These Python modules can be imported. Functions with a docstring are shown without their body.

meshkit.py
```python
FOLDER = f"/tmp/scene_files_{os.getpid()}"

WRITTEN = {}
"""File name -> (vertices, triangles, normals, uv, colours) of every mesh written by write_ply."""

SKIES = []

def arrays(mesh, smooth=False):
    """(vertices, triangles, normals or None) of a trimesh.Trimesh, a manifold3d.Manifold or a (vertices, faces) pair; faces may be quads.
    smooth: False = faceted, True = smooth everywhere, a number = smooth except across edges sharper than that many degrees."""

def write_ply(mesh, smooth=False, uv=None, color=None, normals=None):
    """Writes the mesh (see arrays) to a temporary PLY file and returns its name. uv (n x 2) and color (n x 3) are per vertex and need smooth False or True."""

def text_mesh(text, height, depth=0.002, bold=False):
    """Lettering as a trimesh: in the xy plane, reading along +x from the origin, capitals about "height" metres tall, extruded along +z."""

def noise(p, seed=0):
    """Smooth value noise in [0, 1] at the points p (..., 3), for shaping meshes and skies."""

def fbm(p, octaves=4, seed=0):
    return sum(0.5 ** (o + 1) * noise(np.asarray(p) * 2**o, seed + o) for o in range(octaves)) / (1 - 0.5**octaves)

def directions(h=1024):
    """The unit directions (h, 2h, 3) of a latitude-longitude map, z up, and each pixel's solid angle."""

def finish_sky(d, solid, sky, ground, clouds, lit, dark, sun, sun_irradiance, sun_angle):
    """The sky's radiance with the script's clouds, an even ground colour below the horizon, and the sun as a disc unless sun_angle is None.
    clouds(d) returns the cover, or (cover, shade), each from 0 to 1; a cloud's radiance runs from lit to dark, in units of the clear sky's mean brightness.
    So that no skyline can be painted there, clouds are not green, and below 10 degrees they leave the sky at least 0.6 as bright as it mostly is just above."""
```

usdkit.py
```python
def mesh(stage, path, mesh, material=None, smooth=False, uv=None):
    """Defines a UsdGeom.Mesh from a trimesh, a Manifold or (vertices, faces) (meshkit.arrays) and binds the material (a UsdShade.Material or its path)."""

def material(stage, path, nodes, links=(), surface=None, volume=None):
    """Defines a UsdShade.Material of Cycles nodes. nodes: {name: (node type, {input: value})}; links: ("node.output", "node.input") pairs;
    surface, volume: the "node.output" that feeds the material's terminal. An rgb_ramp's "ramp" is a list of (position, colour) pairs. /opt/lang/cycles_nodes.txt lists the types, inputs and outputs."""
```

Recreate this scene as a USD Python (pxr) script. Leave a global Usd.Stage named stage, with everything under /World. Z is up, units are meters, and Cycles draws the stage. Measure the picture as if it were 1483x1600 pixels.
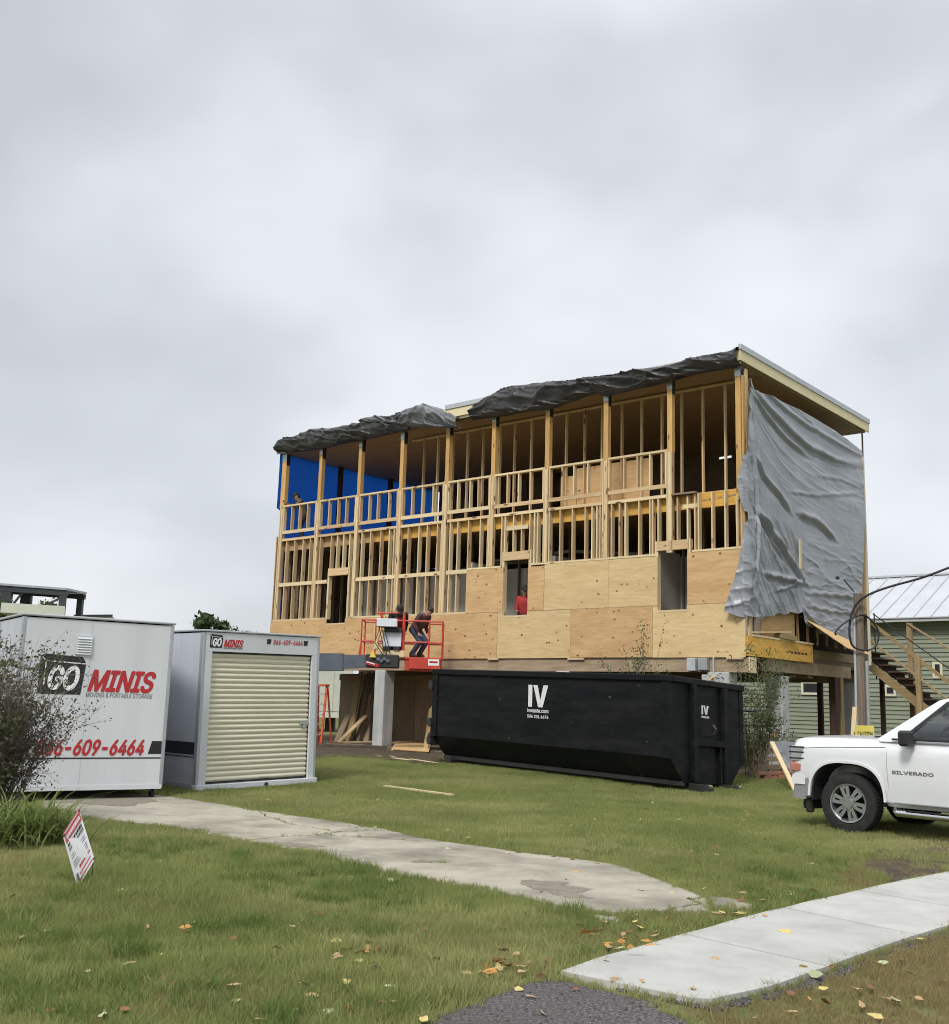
import math, random
import numpy as np, trimesh, manifold3d as m3
from manifold3d import Manifold, CrossSection
from shapely.geometry import Polygon, Point, LineString
from shapely.ops import unary_union
from pxr import Usd, UsdGeom, UsdLux, UsdShade, Gf, Sdf, Vt
import usdkit, meshkit

stage = Usd.Stage.CreateInMemory()
UsdGeom.SetStageUpAxis(stage, 'Z')
UsdGeom.Xform.Define(stage, '/World')
UsdGeom.Scope.Define(stage, '/World/Looks')
rng = np.random.default_rng(7)
PI = math.pi

# ------------------------------------------------------------------ camera
F_PX, PITCH, ROLL, EYE = 1664.918, 0.1764, 0.02981, 1.6
def _axes():
    cp, sp = math.cos(PITCH), math.sin(PITCH)
    w = np.array([0, cp, sp]); up = np.array([0, -sp, cp]); rt = np.array([1., 0, 0])
    c, s = math.cos(ROLL), math.sin(ROLL)
    return c * rt + s * up, -s * rt + c * up, w
CR, CU, CW = _axes()
cam = UsdGeom.Camera.Define(stage, '/World/camera')
cam.CreateHorizontalApertureAttr(36.0)
cam.CreateFocalLengthAttr(36.0 * F_PX / 1483.0)
cam.CreateFStopAttr(0.0)
cam.CreateClippingRangeAttr(Gf.Vec2f(0.1, 5000))
cam.AddTransformOp().Set(Gf.Matrix4d(*[float(v) for r in (list(CR) + [0], list(CU) + [0], list(-CW) + [0], [0, 0, EYE, 1]) for v in r]))
cam.CreateExposureAttr(EXPO := 0.80)

# ------------------------------------------------------------------ sky and sun (overcast)
SUN_EL, SUN_ROT = math.radians(48), math.radians(205)      # soft light from behind the camera, a little left
usdkit.material(stage, '/World/Looks/sky_mat', {
    'sky': ('sky_texture', {'sky_type': 'single_scattering', 'sun_disc': False, 'sun_elevation': SUN_EL, 'sun_rotation': SUN_ROT, 'aerosol_density': 3.0}),
    'tc': ('texture_coordinate', {}),
    'map': ('mapping', {'scale': (1.0, 1.0, 1.5), 'location': (11.2, 7.7, 3.1)}),
    'n1': ('noise_texture', {'scale': 1.7, 'detail': 4.0, 'roughness': 0.42, 'distortion': 0.15}),
    'n2': ('noise_texture', {'scale': 4.6, 'detail': 3.0, 'roughness': 0.45, 'distortion': 0.2}),
    'add': ('mix_float', {'fac': 0.3}),
    'ramp': ('rgb_ramp', {'ramp': [(0.0, (3.05, 3.16, 3.34)), (0.39, (3.5, 3.64, 3.86)), (0.48, (4.05, 4.22, 4.48)), (0.55, (4.75, 4.93, 5.18)), (0.63, (5.3, 5.48, 5.72)), (1.0, (5.5, 5.68, 5.92))]}),
    'sep': ('separate_xyz', {}),
    'zen': ('map_range', {'from_min': 0.56, 'from_max': 1.0, 'to_min': 1.0, 'to_max': 2.2, 'clamp': True}),
    'mul': ('vector_math', {'math_type': 'scale'}),
    'mixs': ('mix_color', {'fac': 0.93}),
    'bg': ('background_shader', {'strength': 0.10}),
}, [('tc.generated', 'map.vector'), ('map.vector', 'n1.vector'), ('map.vector', 'n2.vector'), ('n1.fac', 'add.a'), ('n2.fac', 'add.b'),
    ('add.result', 'ramp.fac'), ('tc.generated', 'sep.vector'), ('sep.z', 'zen.value'), ('ramp.color', 'mul.vector1'), ('zen.result', 'mul.scale'),
    ('sky.color', 'mixs.a'), ('mul.vector', 'mixs.b'), ('mixs.result', 'bg.color')], surface='bg.background')
sky = UsdLux.DomeLight.Define(stage, '/World/sky')
UsdShade.MaterialBindingAPI.Apply(sky.GetPrim()).Bind(UsdShade.Material.Get(stage, '/World/Looks/sky_mat'))
sky.GetPrim().SetCustomDataByKey('kind', 'structure')
sun = UsdLux.DistantLight.Define(stage, '/World/sun')
sun.CreateIntensityAttr(0.4); sun.CreateNormalizeAttr(True); sun.CreateAngleAttr(14.0); sun.CreateColorAttr(Gf.Vec3f(1.0, 0.97, 0.93))
_d = np.array([math.sin(SUN_ROT) * math.cos(SUN_EL), math.cos(SUN_ROT) * math.cos(SUN_EL), math.sin(SUN_EL)])
_x = np.cross([0, 0, 1.0], _d); _x /= np.linalg.norm(_x); _y = np.cross(_d, _x)
sun.AddTransformOp().Set(Gf.Matrix4d(*[float(v) for r in (list(_x) + [0], list(_y) + [0], list(_d) + [0], [0, 0, 30, 1]) for v in r]))

# ------------------------------------------------------------------ helpers
def ray(x, y): return CW * F_PX + CR * (x - 741.5) + CU * (800 - y)
def gnd(x, y, z=0.0):
    d = ray(x, y); return np.array([0, 0, EYE]) + d * ((z - EYE) / d[2])
def aty(x, y, Y):
    d = ray(x, y); return np.array([0, 0, EYE]) + d * (Y / d[1])
def G(x, y):                                                # the lot rises a little towards the building
    t = np.clip((np.asarray(y, float) - 16) / 10, 0, 1); return 0.2 * t * t * (3 - 2 * t) + 0 * np.asarray(x, float)
# building frame: X to the right along the front, Y into the building
T0, O0 = -0.7082, np.array([6.29178, 24.54653, 0.0])
EX, EY = np.array([math.cos(T0), math.sin(T0), 0]), np.array([-math.sin(T0), math.cos(T0), 0])
def H(x, y, z): return O0 + EX * x + EY * y + np.array([0, 0, z])
def fac(x, y, dd=0.0):                                      # pixel to (X, Z) on the plane Y = dd of the building frame
    d = ray(x, y); o = np.array([0, 0, EYE]); k = ((O0 + EY * dd - o) @ EY) / (d @ EY); P = o + d * k - O0
    return P @ EX, P[2]
def endw(x, y, X=0.0):                                      # pixel to (Y, Z) on the plane X
    d = ray(x, y); o = np.array([0, 0, EYE]); k = ((O0 + EX * X - o) @ EX) / (d @ EX); P = o + d * k - O0
    return P @ EY, P[2]

_used = {}
def numbered(path):
    n = _used.get(path, 0); _used[path] = n + 1
    return path if n == 0 else f'{path}_{n:03d}'
def pathof(p): return '/World' if p is None else str(p.GetPath())
def tag(p, label=None, cat=None, group=None, kind=None):
    for k, v in (('label', label), ('category', cat), ('group', group), ('kind', kind)):
        if v: p.SetCustomDataByKey(k, v)
    return p
def thing(name, label, cat, loc=(0, 0, 0), rz=0.0, group=None, tilt=None):
    x = UsdGeom.Xform.Define(stage, numbered('/World/' + name))
    x.AddTranslateOp().Set(Gf.Vec3d(*map(float, loc)))
    if rz: x.AddRotateZOp().Set(math.degrees(rz))
    if tilt: x.AddRotateXOp().Set(float(tilt[0])); x.AddRotateYOp().Set(float(tilt[1]))
    return tag(x.GetPrim(), label, cat, group)
def obj(name, mesh, mat, parent=None, smooth=False, label=None, kind=None):
    p = usdkit.mesh(stage, numbered(pathof(parent) + '/' + name), mesh, '/World/Looks/' + mat, smooth=smooth).GetPrim()
    return tag(p, label, None, None, kind)
def top(name, mesh, mat, label, cat, group=None, smooth=False, kind=None):
    return tag(obj(name, mesh, mat, None, smooth), label, cat, group, kind)
def copy_of(src, name, label, loc, rz, group=None, cat=None, scale=None):
    x = UsdGeom.Xform.Define(stage, numbered('/World/' + name))
    x.AddTranslateOp().Set(Gf.Vec3d(*map(float, loc))); x.AddRotateZOp().Set(math.degrees(rz))
    if scale: x.AddScaleOp().Set(Gf.Vec3f(scale, scale, scale))
    p = x.GetPrim(); p.GetReferences().AddInternalReference(src); p.SetInstanceable(True)
    return tag(p, label, cat, group)
_BF = np.array([[0,3,2,1],[4,5,6,7],[0,1,5,4],[1,2,6,5],[2,3,7,6],[3,0,4,7]])
def box(x0, x1, y0, y1, z0, z1):
    v = np.array([[x0,y0,z0],[x1,y0,z0],[x1,y1,z0],[x0,y1,z0],[x0,y0,z1],[x1,y0,z1],[x1,y1,z1],[x0,y1,z1]], float)
    return tri(v, _BF)
def tri(v, q):
    q = np.asarray(q)
    f = np.vstack([q[:, [0, 1, 2]], q[:, [0, 2, 3]]]) if q.shape[1] == 4 else q
    return trimesh.Trimesh(np.asarray(v, float), f, process=False)
def cat(*ms):
    ms = [m for k in ms for m in (k if isinstance(k, (list, tuple)) else [k])]
    return trimesh.util.concatenate(ms)
def bevel_box(x0, x1, y0, y1, z0, z1, b=0.01):
    P = [(x, y, z) for x in (x0, x1) for y in (y0, y1) for z in (z0, z1)]
    c = np.array([(x0 + x1) / 2, (y0 + y1) / 2, (z0 + z1) / 2]); Q = []
    for p in P:
        p = np.array(p); s = np.sign(c - p) * b
        for k in range(3):
            q = p + s; q[k] = p[k]; Q.append(q)
    return mt(Manifold.hull_points(np.array(Q)))
def mt(m):
    k = m.to_mesh(); return trimesh.Trimesh(np.array(k.vert_properties[:, :3]), np.array(k.tri_verts), process=False)
def tm(m):
    return Manifold(m3.Mesh(np.asarray(m.vertices, np.float32), np.asarray(m.faces, np.uint32)))
def bar(a, b, w, h=None, up=(0, 0, 1)):
    """A square bar from a to b, w wide and h high."""
    a, b = np.asarray(a, float), np.asarray(b, float); h = h or w
    d = (b - a) / np.linalg.norm(b - a); up = np.asarray(up, float)
    if abs(d @ up) > 0.98: up = np.array([0, 1.0, 0])
    s = np.cross(d, up); s /= np.linalg.norm(s); u = np.cross(s, d)
    v = [p + s * i * w / 2 + u * j * h / 2 for p in (a, b) for i, j in ((-1, -1), (1, -1), (1, 1), (-1, 1))]
    return tri(v, [[0,3,2,1],[4,5,6,7],[0,1,5,4],[1,2,6,5],[2,3,7,6],[3,0,4,7]])
def tube(pts, r, n=8, caps=True):
    pts = np.asarray(pts, float); r = np.broadcast_to(r, len(pts)).astype(float)
    t = np.gradient(pts, axis=0); t /= np.linalg.norm(t, axis=1, keepdims=True) + 1e-12
    ref = np.array([0, 0, 1.0]) if abs(t[0][2]) < 0.9 else np.array([1.0, 0, 0])
    V = []; s = np.cross(t[0], ref); s /= np.linalg.norm(s)
    for i in range(len(pts)):
        s = s - t[i] * (s @ t[i]); s /= np.linalg.norm(s); u = np.cross(t[i], s)
        for k in range(n):
            a = 2 * PI * k / n; V.append(pts[i] + r[i] * (math.cos(a) * s + math.sin(a) * u))
    f = [[i * n + k, i * n + (k + 1) % n, (i + 1) * n + (k + 1) % n, (i + 1) * n + k] for i in range(len(pts) - 1) for k in range(n)]
    m = tri(V, f)
    if caps:
        L = (len(pts) - 1) * n
        c = [[0, k + 1, k] for k in range(1, n - 1)] + [[L, L + k, L + k + 1] for k in range(1, n - 1)]
        m = trimesh.Trimesh(m.vertices, np.vstack([m.faces, c]), process=False)
    return m
def cyl(r, h, n=24, at=(0, 0, 0), axis='z'):
    m = trimesh.creation.cylinder(radius=r, height=h, sections=n)
    if axis == 'x': m.apply_transform(trimesh.transformations.rotation_matrix(PI / 2, [0, 1, 0]))
    if axis == 'y': m.apply_transform(trimesh.transformations.rotation_matrix(PI / 2, [1, 0, 0]))
    m.apply_translation(at); return m
def prism(poly, d, plane='xy', at=0.0):
    """A polygon extruded by d. plane xz: polygon (x, z) extruded along y from y = at; yz: polygon (y, z) along x from x = at."""
    g = poly if hasattr(poly, 'geom_type') else Polygon(poly)
    ms = [trimesh.creation.extrude_polygon(k, abs(d), engine='earcut') for k in getattr(g, 'geoms', [g])]
    m = cat(ms); v = m.vertices.copy()
    if d < 0: v[:, 2] += d
    v[:, 2] += at
    if plane == 'xz': v = v[:, [0, 2, 1]]; m = trimesh.Trimesh(v, m.faces[:, ::-1], process=False)
    elif plane == 'yz': v = v[:, [2, 0, 1]]; m = trimesh.Trimesh(v, m.faces, process=False)
    else: m = trimesh.Trimesh(v, m.faces, process=False)
    return m
def text(s, height, o, xd, ud, width=None, shear=0.0, bold=True, depth=0.004, heavy=0.0):
    m = meshkit.text_mesh(s, height, depth, bold)
    if heavy: m = cat([mv(m, (a * heavy * height, b * heavy * height, .0005 * i)) for i, (a, b) in enumerate(((0, 0), (1, 0), (-1, 0), (0, .6), (0, -.6)))])
    v = m.vertices.copy()
    v[:, 0] -= v[:, 0].min()
    if width: v[:, 0] *= width / v[:, 0].max()
    v[:, 0] += shear * v[:, 1]
    xd, ud = np.asarray(xd, float), np.asarray(ud, float); nd = np.cross(xd, ud)
    return trimesh.Trimesh(np.asarray(o, float) + v[:, :1] * xd + v[:, 1:2] * ud + v[:, 2:3] * nd, m.faces, process=False)
def xf(m, M): m = m.copy(); m.apply_transform(M); return m
def mv(m, d): m = m.copy(); m.apply_translation(d); return m
def rotm(ang, axis, point=None): return trimesh.transformations.rotation_matrix(ang, axis, point)
# ------------------------------------------------------------------ materials
def M(name, nodes, links, surface): usdkit.material(stage, '/World/Looks/' + name, nodes, links, surface=surface)
def tex(name, ramp, scale=(4, 4, 4), detail=5.0, rough=0.6, metal=0.0, bump=0.0, bdist=0.01, coord='object', distort=0.0, vary=0.0, spots=None, spec=0.5, roughvar=0.0, nrough=0.55, coat=0.0, big=None, lines=None):
    """Principled surface: a noise (stretched by scale) through a colour ramp; vary = per-object brightness; spots = (scale, radius, colour, stretch); big = (scale, colour, amount) large stains."""
    src = 'tc.object' if coord == 'object' else 'geo.position'
    n = {'tc': ('texture_coordinate', {}), 'geo': ('geometry', {}), 'oi': ('object_info', {}),
         'map': ('mapping', {'scale': scale}), 'off': ('vector_math', {'math_type': 'add'}), 'rx': ('vector_math', {'math_type': 'scale', 'vector1': (37.0, 23.0, 51.0)}),
         'n': ('noise_texture', {'scale': 1.0, 'detail': float(detail), 'roughness': nrough, 'distortion': float(distort)}),
         'r': ('rgb_ramp', {'ramp': ramp}), 'p': ('principled_bsdf', {'roughness': rough, 'metallic': metal, 'specular_ior_level': spec, 'coat_weight': coat})}
    l = [(src, 'map.vector'), ('oi.random', 'rx.scale'), ('map.vector', 'off.vector1'), ('rx.vector', 'off.vector2'), ('off.vector', 'n.vector'), ('n.fac', 'r.fac')]
    col = 'r.color'
    if spots:
        sc, rad, sc_col, st = spots
        n['smap'] = ('mapping', {'scale': tuple(sc * k for k in st)}); n['soff'] = ('vector_math', {'math_type': 'add'})
        n['v'] = ('voronoi_texture', {'scale': 1.0, 'randomness': 1.0}); n['sm'] = ('map_range', {'from_min': rad * 0.55, 'from_max': rad, 'to_min': 1.0, 'to_max': 0.0, 'clamp': True})
        n['smix'] = ('mix_color', {'b': sc_col})
        l += [(src, 'smap.vector'), ('smap.vector', 'soff.vector1'), ('rx.vector', 'soff.vector2'), ('soff.vector', 'v.vector'), ('v.distance', 'sm.value'), ('sm.result', 'smix.fac'), (col, 'smix.a')]
        col = 'smix.result'
    if big:
        bs, bc, ba = big
        n['bm'] = ('mapping', {'scale': bs if isinstance(bs, tuple) else (bs, bs, bs)}); n['bn'] = ('noise_texture', {'scale': 1.0, 'detail': 4.0, 'roughness': 0.6})
        n['bo'] = ('vector_math', {'math_type': 'add'})
        n['br'] = ('map_range', {'from_min': 0.45, 'from_max': 0.68, 'to_min': 0.0, 'to_max': ba, 'clamp': True}); n['bx'] = ('mix_color', {'b': bc})
        l += [(src, 'bm.vector'), ('bm.vector', 'bo.vector1'), ('rx.vector', 'bo.vector2'), ('bo.vector', 'bn.vector'), ('bn.fac', 'br.value'), ('br.result', 'bx.fac'), (col, 'bx.a')]
        col = 'bx.result'
    if vary:
        n['vr'] = ('map_range', {'from_min': 0.0, 'from_max': 1.0, 'to_min': 1 - vary, 'to_max': 1 + vary}); n['hs'] = ('hsv', {})
        l += [('oi.random', 'vr.value'), ('vr.result', 'hs.value'), (col, 'hs.color')]
        col = 'hs.color'
    l.append((col, 'p.base_color'))
    if bump:
        n['b'] = ('bump', {'strength': bump, 'distance': bdist}); l += [('n.fac', 'b.height'), ('b.normal', 'p.normal')]
    if roughvar:
        n['rv'] = ('map_range', {'from_min': 0.3, 'from_max': 0.7, 'to_min': rough - roughvar, 'to_max': rough + roughvar, 'clamp': True}); l += [('n.fac', 'rv.value'), ('rv.result', 'p.roughness')]
    M(name, n, l, 'p.BSDF')
def plain(name, c, rough=0.5, metal=0.0, spec=0.5, var=0.12, **k):
    lo, hi = tuple(v * (1 - var) for v in c), tuple(v * (1 + var) for v in c)
    tex(name, [(0.3, lo), (0.7, hi)], scale=k.pop('scale', (3, 3, 3)), rough=rough, metal=metal, spec=spec, **k)

KNOT = (0.13, 0.075, 0.035)
for nm, sc, st in (('v', (26, 26, 1.6), (6, 6, 1.6)), ('h', (1.6, 26, 26), (1.6, 6, 6))):
    tex('pine_' + nm, [(0.25, (0.42, 0.28, 0.145)), (0.5, (0.56, 0.40, 0.225)), (0.75, (0.66, 0.50, 0.30))], sc, 6, 0.75, bump=0.15, bdist=0.004, distort=1.2, vary=0.16, spots=(1.0, 0.20, KNOT, st), spec=0.25)
    tex('pine_pale_' + nm, [(0.25, (0.50, 0.39, 0.22)), (0.5, (0.62, 0.50, 0.30)), (0.75, (0.70, 0.58, 0.38))], sc, 6, 0.75, bump=0.15, bdist=0.004, distort=1.2, vary=0.14, spots=(1.0, 0.18, KNOT, st), spec=0.25)
    tex('post_' + nm, [(0.25, (0.42, 0.24, 0.075)), (0.5, (0.53, 0.325, 0.12)), (0.75, (0.62, 0.41, 0.18))], sc, 6, 0.7, bump=0.15, bdist=0.004, distort=1.0, vary=0.12, spots=(1.0, 0.14, KNOT, st), spec=0.25)
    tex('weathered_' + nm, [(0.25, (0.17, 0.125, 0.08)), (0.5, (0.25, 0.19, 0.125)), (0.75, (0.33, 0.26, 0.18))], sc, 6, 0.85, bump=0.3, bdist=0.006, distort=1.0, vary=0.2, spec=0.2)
    tex('brown_stain_' + nm, [(0.3, (0.045, 0.026, 0.018)), (0.7, (0.085, 0.05, 0.035))], sc, 5, 0.7, vary=0.1, spec=0.3)
    tex('treated_' + nm, [(0.25, (0.22, 0.15, 0.075)), (0.5, (0.32, 0.23, 0.12)), (0.75, (0.40, 0.30, 0.17))], sc, 6, 0.8, bump=0.2, bdist=0.005, distort=1.0, vary=0.14, spec=0.2)
tex('lvl', [(0.25, (0.50, 0.27, 0.045)), (0.5, (0.62, 0.36, 0.075)), (0.75, (0.70, 0.44, 0.12))], (2.0, 20, 14), 5, 0.65, distort=1.5, vary=0.08, big=((1.5, 3, 9), (0.40, 0.20, 0.04), 0.5), spec=0.3)
tex('lvl_end', [(0.25, (0.50, 0.27, 0.045)), (0.5, (0.62, 0.36, 0.075)), (0.75, (0.70, 0.44, 0.12))], (20, 2.0, 14), 5, 0.65, distort=1.5, vary=0.08, big=((3, 1.5, 9), (0.40, 0.20, 0.04), 0.5), spec=0.3)
tex('osb_brown', [(0.3, (0.30, 0.19, 0.09)), (0.7, (0.46, 0.31, 0.17))], (14, 30, 20), 5, 0.85, vary=0.1, spec=0.2)
for nm, a, b, c in (('plywood_warm', (0.43, 0.265, 0.115), (0.55, 0.36, 0.175), (0.62, 0.44, 0.24)), ('plywood_pale', (0.47, 0.335, 0.16), (0.58, 0.43, 0.225), (0.66, 0.51, 0.29)), ('plywood_brown', (0.41, 0.25, 0.11), (0.525, 0.345, 0.17), (0.60, 0.425, 0.235))):
    tex(nm, [(0.22, a), (0.5, b), (0.78, c)], (1.1, 6, 9), 7, 0.75, bump=0.12, bdist=0.004, distort=2.4, vary=0.05, spots=(1.0, 0.15, (0.15, 0.08, 0.032), (3.1, 3.1, 4.2)), big=((0.8, 2, 3.0), a, 0.55), spec=0.25)
tex('ply_end', [(0.22, (0.43, 0.265, 0.115)), (0.5, (0.55, 0.36, 0.175)), (0.78, (0.62, 0.44, 0.24))], (6, 1.1, 9), 7, 0.75, distort=2.0, vary=0.06, spec=0.25)
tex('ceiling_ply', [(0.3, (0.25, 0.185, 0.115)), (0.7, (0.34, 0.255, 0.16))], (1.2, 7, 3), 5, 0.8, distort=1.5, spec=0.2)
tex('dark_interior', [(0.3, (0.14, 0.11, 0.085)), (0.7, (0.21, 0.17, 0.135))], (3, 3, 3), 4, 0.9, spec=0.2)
tex('grey_drywall', [(0.3, (0.52, 0.50, 0.46)), (0.7, (0.60, 0.58, 0.53))], (2, 2, 2), 4, 0.9, spec=0.2)
tex('beam_tan', [(0.3, (0.27, 0.20, 0.13)), (0.7, (0.40, 0.31, 0.21))], (1.4, 9, 14), 6, 0.8, distort=1.0, big=((1.2, 2, 3), (0.20, 0.14, 0.09), 0.5), spec=0.2)
tex('pier_concrete', [(0.25, (0.36, 0.37, 0.36)), (0.75, (0.50, 0.51, 0.50))], (5, 5, 2), 7, 0.85, bump=0.2, bdist=0.005, big=((2.5, 2.5, 0.8), (0.26, 0.265, 0.26), 0.5), spec=0.3)
plain('steel_black', (0.02, 0.02, 0.022), 0.5)
plain('fascia_cream', (0.66, 0.58, 0.36), 0.6, var=0.05)
plain('flashing_grey', (0.45, 0.47, 0.49), 0.4, 0.3, var=0.06)
# tarpaulins: fine crinkle bump over the modelled folds
def tarp(name, c0, c1, rough=0.42, spec=0.5, bump=0.5, trans=None):
    n = {'geo': ('geometry', {}), 'a': ('noise_texture', {'scale': 11.0, 'detail': 6.0, 'roughness': 0.6, 'distortion': 0.4}), 'v': ('voronoi_texture', {'scale': 2.2, 'feature': 'distance_to_edge'}),
         'w': ('noise_texture', {'scale': 1.3, 'detail': 3.0}), 'ad': ('vector_math', {'math_type': 'add'}),
         'm': ('math', {'math_type': 'multiply_add', 'value2': 0.25}), 'r': ('rgb_ramp', {'ramp': [(0.3, c0), (0.7, c1)]}), 'b': ('bump', {'strength': bump, 'distance': 0.03}),
         'p': ('principled_bsdf', {'roughness': rough, 'specular_ior_level': spec})}
    l = [('geo.position', 'a.vector'), ('geo.position', 'w.vector'), ('geo.position', 'ad.vector1'), ('w.color', 'ad.vector2'), ('ad.vector', 'v.vector'), ('v.distance', 'm.value1'), ('a.fac', 'm.value3'), ('m.value', 'b.height'), ('w.fac', 'r.fac'), ('r.color', 'p.base_color'), ('b.normal', 'p.normal')]
    s = 'p.BSDF'
    if trans:
        n['t'] = ('translucent_bsdf', {'color': trans}); n['x'] = ('mix_closure', {'fac': 0.5}); l += [('p.BSDF', 'x.closure1'), ('t.BSDF', 'x.closure2')]; s = 'x.closure'
    M(name, n, l, s)
tarp('tarp_black', (0.022, 0.021, 0.022), (0.048, 0.046, 0.046), 0.40, 0.45, 0.35)
tarp('tarp_dark_grey', (0.09, 0.095, 0.10), (0.16, 0.165, 0.175), 0.42, 0.4, 0.35)
tarp('tarp_silver', (0.235, 0.25, 0.28), (0.285, 0.30, 0.33), 0.36, 0.5, 0.16)
tarp('tarp_blue', (0.008, 0.05, 0.28), (0.012, 0.07, 0.36), 0.4, 0.4, 0.3, (0.015, 0.12, 0.6))
# containers
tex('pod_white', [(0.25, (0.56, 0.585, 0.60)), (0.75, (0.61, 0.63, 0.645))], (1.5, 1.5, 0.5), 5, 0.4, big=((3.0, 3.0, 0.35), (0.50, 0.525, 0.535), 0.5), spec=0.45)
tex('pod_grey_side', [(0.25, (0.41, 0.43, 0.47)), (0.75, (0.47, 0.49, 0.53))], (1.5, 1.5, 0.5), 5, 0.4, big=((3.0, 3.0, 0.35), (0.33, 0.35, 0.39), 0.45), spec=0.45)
plain('pod_trim', (0.42, 0.44, 0.46), 0.4, 0.6, var=0.1)
tex('door_cream', [(0.25, (0.62, 0.585, 0.44)), (0.75, (0.70, 0.665, 0.52))], (1.2, 4, 6), 4, 0.4, big=((2, 2, 1.2), (0.55, 0.51, 0.37), 0.3), spec=0.45)
plain('decal_black', (0.012, 0.012, 0.013), 0.4); plain('decal_red', (0.42, 0.022, 0.026), 0.4, var=0.05); plain('decal_white', (0.78, 0.79, 0.79), 0.4, var=0.03); plain('decal_grey', (0.13, 0.135, 0.14), 0.5)
# dumpster
tex('dumpster_black', [(0.25, (0.003, 0.004, 0.0045)), (0.75, (0.008, 0.010, 0.0105))], (1.6, 1.6, 2.5), 6, 0.5, bump=0.5, bdist=0.05, roughvar=0.14, big=((0.5, 0.5, 3.2), (0.015, 0.015, 0.0145), 0.8), spots=(1.0, 0.08, (0.05, 0.054, 0.05), (1.9, 1.9, 2.7)), spec=0.14)
plain('dumpster_rail', (0.02, 0.019, 0.018), 0.5, var=0.3); plain('old_wood_end', (0.42, 0.33, 0.17), 0.8)
tex('pale_paint_worn', [(0.3, (0.55, 0.56, 0.55)), (0.7, (0.70, 0.70, 0.69))], (20, 20, 20), 4, 0.6)
# truck
plain('truck_white', (0.64, 0.65, 0.66), 0.22, 0.0, 0.5, var=0.02, coat=0.6)
plain('chrome', (0.62, 0.63, 0.64), 0.14, 1.0, var=0.05); plain('alloy', (0.46, 0.47, 0.48), 0.28, 0.9, var=0.06)
plain('black_plastic', (0.014, 0.014, 0.015), 0.55, var=0.2); tex('tyre_rubber', [(0.3, (0.014, 0.014, 0.014)), (0.7, (0.030, 0.029, 0.028))], (12, 12, 12), 5, 0.8, spec=0.3)
plain('arch_liner', (0.008, 0.008, 0.008), 0.9); plain('cab_interior', (0.10, 0.10, 0.105), 0.8); plain('bumper_grey', (0.27, 0.275, 0.28), 0.35, 0.3)
plain('lamp_amber', (0.42, 0.17, 0.13), 0.25); plain('lamp_clear', (0.42, 0.44, 0.46), 0.12, 0.4)
M('window_glass', {'t': ('transparent_bsdf', {'color': (0.68, 0.71, 0.72)}), 'g': ('glossy_bsdf', {'color': (1, 1, 1), 'roughness': 0.03}), 'f': ('fresnel', {'IOR': 1.55}), 'x': ('mix_closure', {})},
  [('f.fac', 'x.fac'), ('t.BSDF', 'x.closure1'), ('g.BSDF', 'x.closure2')], 'x.closure')
# lift
plain('lift_red', (0.48, 0.05, 0.028), 0.45, var=0.18); plain('lift_grey', (0.085, 0.10, 0.125), 0.5, var=0.15); plain('lift_dark', (0.022, 0.022, 0.022), 0.6); plain('panel_white', (0.62, 0.65, 0.69), 0.45, var=0.06); plain('yellow_label', (0.70, 0.52, 0.08), 0.5)
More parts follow.
